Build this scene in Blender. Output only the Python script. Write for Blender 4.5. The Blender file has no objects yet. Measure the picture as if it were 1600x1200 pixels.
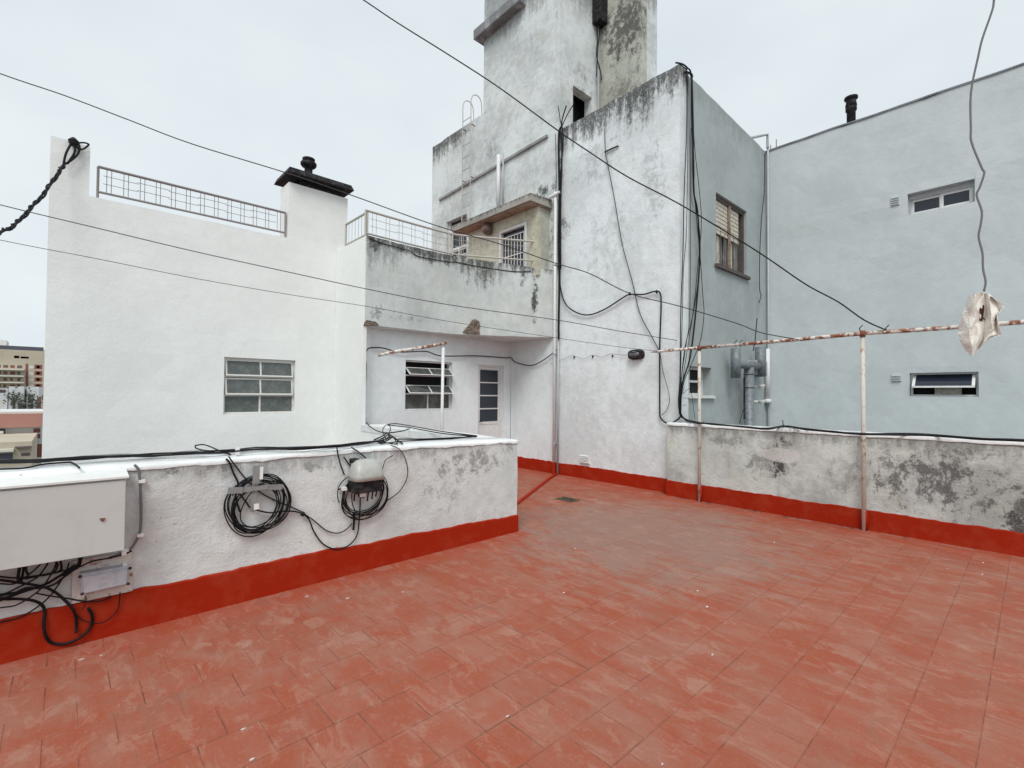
import bpy, bmesh, math, random
from mathutils import Vector, Matrix, noise
import numpy as np
random.seed(7)
S = bpy.context.scene
COL = S.collection

# ---------------------------------------------------------------- camera
F, CX, CY, CAMH = 757.0, 800.0, 600.0, 1.6          # focal length in px of the 1600 px wide photograph
def _n(v): v = np.array(v, float); return v/np.linalg.norm(v)
_u = _n((1620-CX, 622-CY, F)); _v = _n((100-CX, 610-CY, F))
_m = _n(_u+_v); _k = _n(_u-_v)
_u = (_m+_k)/2**.5; _v = (_m-_k)/2**.5
_w = np.cross(_u, _v); _w = -_w if _w[1] > 0 else _w
RM = np.array([_u, _v, _w]); CAMP = np.array([0, 0, CAMH])
def ray(px, py): return RM @ np.array([px-CX, py-CY, F])
def onx(px, py, x): r = ray(px, py); return tuple(CAMP + r*(x/r[0]))
def ony(px, py, y): r = ray(px, py); return tuple(CAMP + r*(y/r[1]))
def onz(px, py, z): r = ray(px, py); return tuple(CAMP + r*((z-CAMH)/r[2]))
def ondepth(px, py, d): return tuple(CAMP + ray(px, py)*(d/F))
def depth_of(p): return float((RM.T @ (np.array(p)-CAMP))[2])
def proj(p):
    q = RM.T @ (np.array(p)-CAMP); return (CX+F*q[0]/q[2], CY+F*q[1]/q[2]) if q[2] > .05 else (-9999, -9999)

cd = bpy.data.cameras.new('camera'); cam = bpy.data.objects.new('camera', cd); COL.objects.link(cam)
cd.sensor_fit = 'HORIZONTAL'; cd.sensor_width = 36; cd.lens = F/1600*36
cd.clip_start = .05; cd.clip_end = 3000
r_ = RM @ np.array([1, 0, 0]); up_ = RM @ np.array([0, -1, 0]); bk_ = RM @ np.array([0, 0, -1])
cam.matrix_world = Matrix(((r_[0], up_[0], bk_[0], 0), (r_[1], up_[1], bk_[1], 0), (r_[2], up_[2], bk_[2], CAMH), (0, 0, 0, 1)))
S.camera = cam
S.render.resolution_x, S.render.resolution_y = 1024, 768

# ---------------------------------------------------------------- light
SUN_EL, SUN_AZ = math.radians(52), math.radians(222)     # direction the light comes from (azimuth from +x)
w = bpy.data.worlds.new("World"); S.world = w; w.use_nodes = True
nt = w.node_tree; nt.nodes.clear()
out = nt.nodes.new('ShaderNodeOutputWorld'); bg = nt.nodes.new('ShaderNodeBackground')
sky = nt.nodes.new('ShaderNodeTexSky'); sky.sky_type = 'NISHITA'; sky.sun_disc = False
sky.sun_elevation = SUN_EL; sky.sun_rotation = math.radians(90) - SUN_AZ
tc = nt.nodes.new('ShaderNodeTexCoord'); mp = nt.nodes.new('ShaderNodeMapping'); mp.inputs['Scale'].default_value = (1, 1, 2.2)
nz = nt.nodes.new('ShaderNodeTexNoise'); nz.inputs['Scale'].default_value = 1.9; nz.inputs['Detail'].default_value = 5; nz.inputs['Roughness'].default_value = .5
rp = nt.nodes.new('ShaderNodeValToRGB')
rp.color_ramp.elements[0].position = .34; rp.color_ramp.elements[0].color = (.67, .735, .775, 1)
rp.color_ramp.elements[1].position = .66; rp.color_ramp.elements[1].color = (.785, .835, .85, 1)
mx = nt.nodes.new('ShaderNodeMix'); mx.data_type = 'RGBA'; mx.inputs[0].default_value = .93
sc = nt.nodes.new('ShaderNodeVectorMath'); sc.operation = 'SCALE'; sc.inputs['Scale'].default_value = 10.0
L = nt.links.new
L(tc.outputs['Generated'], mp.inputs[0]); L(mp.outputs[0], nz.inputs['Vector']); L(nz.outputs['Fac'], rp.inputs[0])
L(rp.outputs[0], sc.inputs[0]); L(sky.outputs[0], mx.inputs[6]); L(sc.outputs[0], mx.inputs[7])
L(mx.outputs[2], bg.inputs[0]); bg.inputs[1].default_value = .10; L(bg.outputs[0], out.inputs[0])

sd = bpy.data.lights.new('sun', 'SUN'); sd.energy = 1.9; sd.angle = math.radians(26); sd.color = (1, .98, .95)
sun = bpy.data.objects.new('sun', sd); COL.objects.link(sun)
dv = Vector((math.cos(SUN_EL)*math.cos(SUN_AZ), math.cos(SUN_EL)*math.sin(SUN_AZ), math.sin(SUN_EL)))
sun.rotation_euler = dv.to_track_quat('Z', 'Y').to_euler(); sun.location = (-5, -5, 12)
S.view_settings.view_transform = 'Standard'; S.view_settings.look = 'None'
S.view_settings.exposure = 0.17; S.view_settings.gamma = 1

# ---------------------------------------------------------------- node helpers
class G:
    def __init__(s, name):
        s.m = bpy.data.materials.new(name); s.m.use_nodes = True; s.t = s.m.node_tree
        s.p = s.t.nodes['Principled BSDF']
        s.pos = s.t.nodes.new('ShaderNodeNewGeometry').outputs['Position']
    def n(s, k): return s.t.nodes.new(k)
    def put(s, sock, v):
        if isinstance(v, bpy.types.NodeSocket): s.t.links.new(v, sock)
        else: sock.default_value = v
    def math(s, op, a, b=0.0, c=0.0, clamp=False):
        q = s.n('ShaderNodeMath'); q.operation = op; q.use_clamp = clamp
        s.put(q.inputs[0], a); s.put(q.inputs[1], b); s.put(q.inputs[2], c); return q.outputs[0]
    def xyz(s):
        q = s.n('ShaderNodeSeparateXYZ'); s.t.links.new(s.pos, q.inputs[0]); return q.outputs
    def noise(s, scale, detail=3, rough=.55, vec=(1, 1, 1), off=(0, 0, 0), dist=0):
        m = s.n('ShaderNodeMapping'); s.t.links.new(s.pos, m.inputs[0]); m.inputs['Scale'].default_value = vec; m.inputs['Location'].default_value = off
        q = s.n('ShaderNodeTexNoise'); q.inputs['Scale'].default_value = scale; q.inputs['Detail'].default_value = detail
        q.inputs['Roughness'].default_value = rough; q.inputs['Distortion'].default_value = dist
        s.t.links.new(m.outputs[0], q.inputs['Vector']); return q.outputs['Fac']
    def ss(s, v, a, b, lo=0.0, hi=1.0):
        q = s.n('ShaderNodeMapRange'); q.interpolation_type = 'SMOOTHSTEP'
        s.put(q.inputs[0], v); q.inputs[1].default_value = a; q.inputs[2].default_value = b
        q.inputs[3].default_value = lo; q.inputs[4].default_value = hi; return q.outputs[0]
    def mul(s, a, b): return s.math('MULTIPLY', a, b)
    def add(s, a, b): return s.math('ADD', a, b)
    def mx(s, a, b): return s.math('MAXIMUM', a, b)
    def blob(s, c, r, soft=.55):
        q = s.n('ShaderNodeVectorMath'); q.operation = 'SUBTRACT'; s.t.links.new(s.pos, q.inputs[0]); q.inputs[1].default_value = c
        d = s.n('ShaderNodeVectorMath'); d.operation = 'DIVIDE'; s.t.links.new(q.outputs[0], d.inputs[0]); d.inputs[1].default_value = r
        l = s.n('ShaderNodeVectorMath'); l.operation = 'LENGTH'; s.t.links.new(d.outputs[0], l.inputs[0])
        return s.ss(l.outputs['Value'], 1.0, 1-soft)
    def mixc(s, f, a, b):
        q = s.n('ShaderNodeMix'); q.data_type = 'RGBA'; s.put(q.inputs[0], f)
        for i, v in ((6, a), (7, b)):
            if isinstance(v, bpy.types.NodeSocket): s.t.links.new(v, q.inputs[i])
            else: q.inputs[i].default_value = (*v, 1) if len(v) == 3 else v
        return q.outputs[2]
    def fin(s, col, rough=.8, bump=None, bs=.3, bd=.01, metal=0, spec=.5):
        s.put(s.p.inputs['Base Color'], col if isinstance(col, bpy.types.NodeSocket) else (*col, 1))
        s.put(s.p.inputs['Roughness'], rough); s.p.inputs['Metallic'].default_value = metal
        s.p.inputs['Specular IOR Level'].default_value = spec
        if bump is not None:
            b = s.n('ShaderNodeBump'); b.inputs['Strength'].default_value = bs; b.inputs['Distance'].default_value = bd
            s.t.links.new(bump, b.inputs['Height']); s.t.links.new(b.outputs[0], s.p.inputs['Normal'])
        return s.m

DIRT = (.045, .045, .04)
def plaster(name, base, mott=.06, streaks=(), blobs=(), speck=0.0, bump=.35, tint=(.62, .60, .52), dirt=DIRT, tintk=.25, light=()):
    """streaks: (z_top, depth, strength[, blob centre, blob radii]) rain streaks hanging from an edge
       blobs: (centre, radii, strength, noise scale, threshold) patches of mould"""
    g = G(name); x, y, z = g.xyz()
    fine = g.noise(55, 4, .65); mid = g.noise(7, 4, .6); big = g.noise(.9, 3, .5)
    dark = tuple(c*(1-mott*3.2) for c in base)
    col = g.mixc(g.ss(g.add(g.mul(big, .6), g.mul(mid, .4)), .36, .64), dark, base)
    col = g.mixc(g.mul(g.ss(g.noise(2.1, 5, .65, off=(4, 2, 9)), .5, .75), tintk), col, tint)
    vert = g.noise(1.0, 5, .6, vec=(9, 9, .7), off=(3, 1, 0)); brk = g.noise(16, 4, .7, vec=(1, 1, .6))
    tex = g.noise(34, 7, .78, vec=(1, 1, .75), off=(2, 2, 2)); tex2 = g.noise(70, 5, .7, off=(6, 1, 2))
    mask = None
    for st in streaks:
        zt, dp, k = st[:3]
        f = g.ss(z, zt-dp, zt)
        thr = g.add(g.add(g.mul(vert, .55), g.mul(brk, .45)), g.mul(f, .25))
        q = g.mul(g.mul(g.ss(thr, .545, .76), g.ss(f, 0.0, .45)), g.mul(g.ss(g.add(tex, g.mul(f, .10)), .40, .58, .25, 1.0), k))
        if len(st) > 3: q = g.mul(q, g.blob(st[3], st[4], .6))
        mask = q if mask is None else g.mx(mask, q)
    for c, r, k, ns, th in blobs:
        e = g.blob(c, r, .8)
        e = g.blob(c, r, 1.0)
        N = g.noise(ns*.44, 10, .80, vec=(1, 1, .8), off=(c[0]*3, c[1]*5, 1), dist=.3); T = .50+th*.30
        q = g.mul(g.ss(g.add(N, g.mul(e, .17)), T-.03, T+.07), g.mul(g.ss(e, 0, .35), g.mul(g.ss(tex2, .36, .58, .82, 1.0), k)))
        mask = q if mask is None else g.mx(mask, q)
    if speck:
        q = g.mul(g.mul(g.ss(g.noise(26, 6, .8, vec=(1, 1, .8)), .60, .70), g.ss(g.noise(2.3, 3, .5, off=(8, 8, 8)), .40, .62)), speck)
        q = g.mx(q, g.mul(g.mul(g.ss(g.noise(1.0, 5, .7, vec=(7, 7, 1.1), off=(1, 8, 3)), .56, .74), g.ss(tex, .42, .6)), speck*.45))
        mask = q if mask is None else g.mx(mask, q)
    if mask is not None: col = g.mixc(mask, col, dirt)
    for c, r, k, lc in light: col = g.mixc(g.mul(g.ss(g.add(g.blob(c, r, .5), g.mul(g.noise(12, 3), .4)), .4, .7), k), col, lc)
    h = g.add(g.mul(fine, .9), g.add(mid, g.mul(g.noise(18, 4, .6), .9)))
    col = g.mixc(g.mul(g.ss(fine, .42, .68), .10), col, tuple(c*.72 for c in base))
    return g.fin(col, .88, h, bump*.95, .012, spec=.25)

def simple(name, col, rough=.5, metal=0, var=.0, ns=12, bump=0, col2=None, k=1, thr=(.45, .65), spec=.5):
    g = G(name)
    c = col if col2 is None and var == 0 else None
    if c is None:
        b = col2 if col2 is not None else tuple(v*(1-var) for v in col)
        c = g.mixc(g.mul(g.ss(g.noise(ns, 5, .65), *thr), k), col, b)
    return g.fin(c, rough, g.noise(ns*4, 3) if bump else None, bump, .004, metal, spec)

WHITE = (.80, .82, .83)
M = {}
M['white'] = plaster('white_lime_paint', (.86, .875, .855), .02, tintk=.10, bump=.28)
M['white_cool'] = plaster('bounce_cooled_white', (.79, .845, .86), .04, speck=.3, tintk=.15, bump=.25)  # white tinted cool to offset red light bounced off the floor
M['white_dirty'] = plaster('weathered_white_paint', (.70, .735, .725), .07, speck=.8, streaks=[(1.1, .25, .45)], tintk=.3, bump=.5,
    blobs=[((.8, 4.13, 1.03), (.7, .3, .12), .75, 22, .5), ((1.6, 4.13, .98), (.9, .3, .10), .6, 20, .5), ((3.2, 4.13, .85), (.8, .3, .3), .6, 20, .40),
           ((2.9, 4.13, .6), (.6, .3, .4), .35, 20, .52), ((3.75, 4.13, .95), (.2, .3, .12), .5, 25, .5)])
M['top_white'] = plaster('fresh_white_roof_paint', (.82, .84, .84), .05, tintk=.35, speck=.7, bump=.3)
M['central'] = plaster('mouldy_whitewash', (.80, .855, .87), .065, speck=.7, tintk=.20, bump=.5,
    streaks=[(7.02, .85, .9), (7.02, 1.3, .95, (7.3, 4.75, 6.7), (.8, .5, 1.3)), (7.02, .9, .9, (7.3, 6.3, 6.7), (.8, .8, .9))],
    blobs=[((7.3, 6.45, 4.9), (.4, .45, .5), .8, 16, .48), ((7.3, 6.5, 6.2), (.4, .14, .9), .9, 14, .4), ((7.3, 5.1, 6.3), (.4, .5, .12), .4, 22, .5),
           ((7.3, 5.4, 4.4), (.4, 1.2, 1.4), .22, 18, .46), ((7.3, 4.4, 5.2), (.4, .5, 1.6), .30, 20, .44), ((7.3, 5.6, 6.0), (.4, 1.1, .8), .28, 16, .42)])
M['tower'] = plaster('old_tower_whitewash', (.74, .79, .785), .10, speck=.9, tintk=.35, bump=.55,
    streaks=[(8.42, .9, .9, (7.3, 10.6, 8.2), (.8, 1.4, 1.2)), (10.3, .8, .5)],
    blobs=[((7.3, 6.9, 5.85), (.5, .55, .28), .95, 14, .44), ((8.0, 6.55, 8.0), (.9, .4, 1.2), .5, 16, .52), ((7.3, 8.7, 7.4), (.5, .8, .7), .4, 18, .52),
           ((7.3, 11.0, 8.2), (.5, .35, .35), .9, 14, .42), ((7.3, 6.7, 4.8), (.5, .25, .9), .7, 14, .48)])
M['shaft'] = plaster('mouldy_shaft_plaster', (.56, .57, .50), .10, speck=.9, tintk=.6, tint=(.42, .42, .34), bump=.6,
    blobs=[((8.55, 5.9, 9.5), (.9, .9, 1.3), .85, 17, .25), ((8.55, 5.9, 8.0), (.9, .9, 1.0), .5, 17, .42), ((8.55, 5.53, 8.5), (.3, .12, 2), .8, 14, .45)])
M['balcony'] = plaster('stained_balcony_plaster', (.62, .665, .65), .07, speck=.5, tintk=.4, bump=.45,
    streaks=[(4.3, .42, .95), (4.3, .9, .55, (4.0, 7.7, 4.1), (.5, 1, .8)), (4.3, 1.0, .9, (6.0, 7.5, 4.0), (.6, 1, .7))],
    blobs=[((6.95, 6.88, 3.55), (.12, .16, .75), 1.0, 13, .25), ((6.75, 7.02, 3.95), (.10, .12, .45), .9, 15, .35), ((3.95, 7.72, 2.98), (.3, .3, .3), .6, 18, .48),
           ((4.5, 7.75, 2.95), (.7, .3, .12), .4, 20, .5), ((3.9, 7.7, 4.15), (.35, .3, .3), .95, 12, .35)])
M['soffit'] = plaster('balcony_soffit', (.72, .735, .72), .05, tintk=.35, tint=(.55, .5, .4), blobs=[((6.2, 7.6, 2.7), (.4, .4, .2), .5, 12, .45)])
M['porch_tile'] = simple('cream_wall_tile', (.56, .54, .42), .45, var=.22, ns=8)
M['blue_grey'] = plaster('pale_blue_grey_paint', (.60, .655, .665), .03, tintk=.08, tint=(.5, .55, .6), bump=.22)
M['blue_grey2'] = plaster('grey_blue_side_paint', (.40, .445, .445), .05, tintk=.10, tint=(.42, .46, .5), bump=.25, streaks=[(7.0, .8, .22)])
M['parapet_mould'] = plaster('mouldy_parapet', (.66, .70, .67), .13, speck=1.0, tintk=.45, bump=.6, tint=(.58, .57, .46),
    streaks=[(1.17, .3, .5)],
    blobs=[((7.13, 2.38, .62), (.3, .17, .27), 1.0, 24, .30), ((7.13, 2.35, .97), (.3, .3, .16), .95, 26, .44), ((7.13, 2.7, .65), (.3, .3, .3), .6, 24, .48),
           ((7.13, .8, .65), (.4, .9, .6), .8, 13, .34), ((7.13, .55, 1.0), (.4, .5, .2), .7, 22, .46), ((7.13, .05, .5), (.4, .4, .5), .8, 16, .44),
           ((7.13, 1.2, .8), (.4, .2, .4), .6, 24, .46), ((7.13, .1, .3), (.4, .3, .3), .95, 16, .25), ((7.13, 2.5, .7), (.4, .7, .45), .55, 15, .44), ((7.13, 1.6, .6), (.4, .5, .5), .35, 15, .5), ((7.13, 3.1, .95), (.4, .5, .2), .45, 16, .42), ((7.13, -.8, .7), (.4, .9, .5), .6, 14, .46)],
    light=[((7.13, 2.35, .80), (.3, .3, .12), .6, (.8, .8, .76))])
M['red_skirt'] = simple('red_membrane_paint', (.325, .018, .0035), .6, col2=(.34, .032, .011), ns=5, bump=.5, spec=.12)
M['far_wall'] = simple('far_wall', (.62, .60, .55), .9, var=.25, ns=.6)
M['metal_white'] = simple('white_painted_steel', (.72, .73, .72), .45, var=.12, ns=25)
M['rail_paint'] = simple('cream_rail_paint', (.47, .46, .41), .5, col2=(.35, .25, .2), ns=30, thr=(.6, .7), k=.6)
M['rail_grey'] = simple('grey_rail_paint', (.26, .24, .24), .5, col2=(.22, .16, .14), ns=30, thr=(.55, .7), k=.6)
M['pink_frame'] = simple('rusty_white_window_frame', (.68, .66, .63), .5, col2=(.42, .22, .15), ns=14, thr=(.58, .68), k=.6)
M['rust_pipe'] = simple('flaking_rusty_pipe', (.66, .64, .60), .6, col2=(.24, .085, .04), ns=11, thr=(.47, .56), bump=.4)
M['rust_post'] = simple('peeling_cream_post', (.60, .56, .50), .6, col2=(.33, .17, .09), ns=9, thr=(.55, .66), bump=.3)
M['glass_grey'] = simple('dusty_pane', (.085, .10, .095), .35, col2=(.15, .165, .155), ns=9, thr=(.4, .7))
M['glass_frost'] = simple('frosted_pane', (.05, .055, .052), .35, col2=(.13, .14, .13), ns=5, thr=(.4, .7))
M['glass_dark'] = simple('dark_pane', (.018, .024, .038), .08)
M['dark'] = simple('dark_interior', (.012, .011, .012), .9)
M['black_metal'] = simple('sooty_metal', (.012, .011, .014), .65, col2=(.05, .045, .045), ns=14, spec=.2)
M['black_cable'] = simple('black_cable_sheath', (.006, .006, .008), .6, spec=.25)
M['grey_cable'] = simple('grey_cable_sheath', (.16, .16, .17), .55)
M['wire'] = simple('weathered_wire', (.045, .045, .05), .7, spec=.2)
M['galv'] = simple('galvanised_sheet', (.20, .225, .24), .55, .2, col2=(.13, .15, .165), ns=16)
M['grey_pvc'] = simple('grey_plastic', (.42, .44, .46), .5, var=.1)
M['cabinet'] = simple('pale_grey_cabinet_paint', (.53, .55, .53), .42, var=.07, ns=3)
M['jbox'] = simple('grey_cast_box', (.42, .43, .47), .5, var=.2, ns=20)
M['bracket'] = simple('zinc_bracket', (.25, .26, .255), .5, 0, var=.2, ns=20)
M['dome'] = simple('aged_plastic_dome', (.43, .44, .41), .4, var=.12, ns=15)
M['white_plastic'] = simple('white_plastic', (.8, .8, .78), .45)
M['rubble'] = simple('broken_brick_and_mortar', (.21, .16, .125), .95, col2=(.05, .04, .032), ns=22, bump=.8)
M['cloth'] = simple('dirty_white_paper', (.78, .76, .70), .85, col2=(.58, .50, .42), ns=6, thr=(.55, .78))
M['brown_wood'] = simple('brown_shutter_frame', (.10, .08, .072), .7, var=.3)
M['shutter'] = simple('worn_cream_slat', (.55, .53, .44), .6, col2=(.38, .34, .27), ns=15)
M['curtain'] = simple('grey_curtain', (.20, .20, .185), .9, col2=(.35, .35, .32), ns=6)
M['rust'] = simple('rust', (.20, .07, .035), .8, var=.4)
M['roof_membrane'] = simple('roof_membrane', (.30, .13, .10), .85, var=.3, ns=4)
M['copper'] = simple('clear_globe', (.16, .11, .10), .2)

def floor_material():
    g = G('worn_red_floor_paint'); x, y, z = g.xyz()
    big = g.noise(.8, 4, .6, off=(2, 5, 0)); patch = g.noise(2.4, 5, .55, vec=(1, 1, 1), off=(1, 0, 3), dist=.8)
    streak = g.noise(3.0, 5, .65, vec=(3.2, .8, 1), off=(9, 4, 0), dist=.4); fine = g.noise(45, 4, .7); sp = g.noise(130, 2, .6)
    red = (.315, .078, .040); pale = (.315, .130, .090); grey = (.265, .172, .138); fresh = (.35, .062, .028)
    c = g.mixc(g.ss(g.add(g.mul(patch, .6), g.mul(streak, .4)), .40, .64), red, pale)
    # scuffed band down the middle of the roof, fresher paint by the walls
    wear = g.blob((5.0, 3.2, 0), (3.2, 2.9, 5), .9)
    c = g.mixc(g.mul(g.ss(g.add(g.mul(streak, .5), g.add(g.mul(big, .3), g.mul(wear, .34))), .50, .72), .85), c, grey)
    e1 = g.ss(g.math('SUBTRACT', 4.13, y), .55, .05); e1 = g.mul(e1, g.math('LESS_THAN', x, 3.95)); e2 = g.ss(x, 6.3, 7.1)
    edge = g.mx(e1, e2)
    c = g.mixc(g.mul(g.ss(g.add(edge, g.mul(g.math('SUBTRACT', patch, .5), 1.2)), .15, .9), .75), c, fresh)
    voro = g.n('ShaderNodeTexVoronoi'); voro.inputs['Scale'].default_value = 2.3; g.t.links.new(g.pos, voro.inputs['Vector'])
    d = g.add(voro.outputs['Distance'], g.mul(g.math('SUBTRACT', g.noise(9, 4, .6), .5), .35))
    c = g.mixc(g.mul(g.ss(d, .21, .17), g.mul(g.ss(g.noise(1.1, 2, .5, off=(0, 7, 0)), .45, .6), .38)), c, (.42, .27, .21))
    c = g.mixc(g.mul(g.ss(fine, .55, .75), .45), c, (.42, .22, .17))
    c = g.mixc(g.mul(g.ss(g.noise(24, 6, .8, off=(5, 5, 5)), .57, .68), .50), c, (.17, .07, .05))
    c = g.mixc(g.mul(g.ss(g.noise(5.5, 7, .78, vec=(1.8, .9, 1), off=(5, 1, 7), dist=.5), .55, .66), .32), c, (.40, .25, .20))
    c = g.mixc(g.mul(g.ss(sp, .68, .76), .35), c, (.55, .42, .36))
    # dirt gathered along the tile joints (running bond)
    ry = g.math('DIVIDE', g.math('SUBTRACT', y, 1.785), .265); row = g.math('FLOOR', ry); fy = g.math('FRACT', g.math('ADD', ry, 100.0))
    par = g.math('MODULO', g.math('ADD', row, 100.0), 2.0); offx = g.math('MULTIPLY_ADD', par, 1.11-1.245, 1.245)
    fx = g.math('FRACT', g.math('ADD', g.math('DIVIDE', g.math('SUBTRACT', x, offx), .2575), 100.0))
    ed = lambda f: g.math('MINIMUM', f, g.math('SUBTRACT', 1.0, f))
    dj = g.math('ADD', g.math('MINIMUM', ed(fx), ed(fy)), g.mul(g.math('SUBTRACT', g.noise(30, 4, .7), .5), .05))
    c = g.mixc(g.mul(g.ss(dj, .032, .004), g.mul(g.ss(g.noise(2.6, 4, .65, off=(11, 3, 0)), .40, .64, .10, .85), g.math('ADD', .22, g.mul(g.blob((1.7, 2.1, 0), (2.6, 1.9, 5), 1.0), .85), clamp=True))), c, (.155, .068, .048))
    c = g.mixc(g.mul(g.mul(g.ss(dj, .11, .03), g.ss(dj, .02, .05)), g.ss(g.noise(4, 4, .6, off=(1, 13, 0)), .5, .7, 0, .3)), c, (.42, .25, .19))
    col_ = g.math('FLOOR', g.math('DIVIDE', g.math('SUBTRACT', x, offx), .2575))
    cv = g.n('ShaderNodeCombineXYZ'); g.put(cv.inputs[0], col_); g.put(cv.inputs[1], row); wn_ = g.n('ShaderNodeTexWhiteNoise'); wn_.noise_dimensions = '2D'; g.t.links.new(cv.outputs[0], wn_.inputs['Vector'])
    tv = wn_.outputs['Value']
    c = g.mixc(g.mul(g.ss(tv, .55, 1.0), .15), c, (.37, .19, .14)); c = g.mixc(g.mul(g.ss(tv, .45, .0), .14), c, (.25, .07, .042))
    c = g.mixc(g.mul(g.ss(g.noise(75, 6, .8), .52, .66), .30), c, (.20, .09, .065)); c = g.mixc(g.mul(g.ss(g.noise(60, 6, .8, off=(3, 9, 0)), .56, .68), .28), c, (.46, .30, .24))
    oi = g.n('ShaderNodeObjectInfo').outputs['Random']
    c = g.mixc(g.mul(oi, .10), c, (.37, .16, .115))
    sw = g.noise(3.4, 6, .72, vec=(2.2, 1.0, 1), off=(3, 3, 3), dist=.7)
    c = g.mixc(g.mul(g.mul(g.ss(sw, .53, .60), g.ss(sw, .72, .60)), .24), c, (.43, .27, .21))
    c = g.mixc(g.mul(g.ss(g.noise(3.2, 6, .7, off=(7, 1, 0), dist=1.0), .57, .70), .40), c, (.21, .115, .085))
    h = g.add(g.mul(fine, .5), g.add(g.mul(patch, 1.2), g.mul(streak, .8)))
    return g.fin(c, g.ss(patch, .3, .7, .7, .9), h, .6, .008, spec=.18)
M['floor'] = floor_material()
M['joint'] = simple('dirty_joint', (.13, .055, .04), .9, col2=(.32, .12, .08), ns=5, thr=(.42, .55))

# ---------------------------------------------------------------- mesh helpers
ORIG = {}
class MB:
    def __init__(s): s.v = []; s.f = []
    def add(s, vs, fs):
        b = len(s.v); s.v += [tuple(map(float, p)) for p in vs]; s.f += [tuple(i+b for i in f) for f in fs]; return s
    def box(s, x0, x1, y0, y1, z0, z1):
        return s.add([(x0,y0,z0),(x1,y0,z0),(x1,y1,z0),(x0,y1,z0),(x0,y0,z1),(x1,y0,z1),(x1,y1,z1),(x0,y1,z1)],
                     [(0,3,2,1),(4,5,6,7),(0,1,5,4),(1,2,6,5),(2,3,7,6),(3,0,4,7)])
    def hexa(s, P): return s.add(P, [(0,3,2,1),(4,5,6,7),(0,1,5,4),(1,2,6,5),(2,3,7,6),(3,0,4,7)])
    def prism(s, poly, z0, z1, z1f=None):
        n = len(poly); vs = [(p[0], p[1], z0) for p in poly] + [(p[0], p[1], z1f(p) if z1f else z1) for p in poly]
        return s.add(vs, [tuple(range(n))[::-1], tuple(range(n, 2*n))] + [(i, (i+1) % n, n+(i+1) % n, n+i) for i in range(n)])
    def tube(s, pts, r, n=6, closed=False):
        pts = [Vector(p) for p in pts]; m = len(pts); rings = []
        t0 = (pts[1]-pts[0]).normalized(); up = Vector((0, 0, 1)) if abs(t0.z) < .9 else Vector((1, 0, 0))
        a = t0.cross(up).normalized()
        vs = []
        for i in range(m):
            t = ((pts[(i+1) % m] if closed or i < m-1 else pts[i]) - (pts[i-1] if closed or i > 0 else pts[i])).normalized()
            a = (a - t*a.dot(t)); a = a.normalized() if a.length > 1e-6 else t.orthogonal().normalized()
            b = t.cross(a); rr = r(i/(m-1)) if callable(r) else r
            vs += [pts[i] + (a*math.cos(2*math.pi*k/n) + b*math.sin(2*math.pi*k/n))*rr for k in range(n)]
        fs = []
        for i in range(m if closed else m-1):
            j = (i+1) % m
            fs += [(i*n+k, i*n+(k+1) % n, j*n+(k+1) % n, j*n+k) for k in range(n)]
        if not closed: fs += [tuple(range(n))[::-1], tuple(range((m-1)*n, m*n))]
        return s.add(vs, fs)
    def lathe(s, c, prof, n=16, axis='z'):
        vs = []
        for r, h in prof:
            for k in range(n):
                a = 2*math.pi*k/n; q = (r*math.cos(a), r*math.sin(a), h)
                if axis == 'x': q = (h, q[0], q[1])
                if axis == 'y': q = (q[0], h, q[1])
                vs.append((c[0]+q[0], c[1]+q[1], c[2]+q[2]))
        m = len(prof); fs = [(i*n+k, i*n+(k+1) % n, (i+1)*n+(k+1) % n, (i+1)*n+k) for i in range(m-1) for k in range(n)]
        return s.add(vs, fs + [tuple(range(n))[::-1], tuple(range((m-1)*n, m*n))])

def thing(name, label, cat, loc=(0, 0, 0), group=None):
    o = bpy.data.objects.new(name, None); COL.objects.link(o); o.empty_display_size = .1
    o.location = loc; o['label'] = label; o['category'] = cat
    if group: o['group'] = group
    ORIG[o.name] = Vector(loc); return o
def obj(name, mb, mat, parent=None, smooth=False, bevel=0, label=None, loc=None):
    L0 = ORIG[parent.name] if parent else Vector(loc if loc else (0, 0, 0))
    me = bpy.data.meshes.new(name); me.from_pydata([tuple(Vector(v)-L0) for v in mb.v], [], mb.f)
    bm = bmesh.new(); bm.from_mesh(me); bmesh.ops.recalc_face_normals(bm, faces=bm.faces)
    bm.to_mesh(me); bm.free()
    if smooth:
        for p in me.polygons: p.use_smooth = True
    me.materials.append(M[mat] if isinstance(mat, str) else mat)
    o = bpy.data.objects.new(name, me); COL.objects.link(o)
    if parent: o.parent = parent
    else: o.location = L0
    ORIG[o.name] = L0
    if bevel:
        b = o.modifiers.new('bevel', 'BEVEL'); b.width = bevel; b.segments = 2; b.limit_method = 'ANGLE'
    if label: o['label'] = label
    return o
def tag(o, label, cat, group=None):
    o['label'] = label; o['category'] = cat
    if group: o['group'] = group
    return o
def struct(name, mb, mat, **k): o = obj(name, mb, mat, **k); o['kind'] = 'structure'; return o

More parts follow.
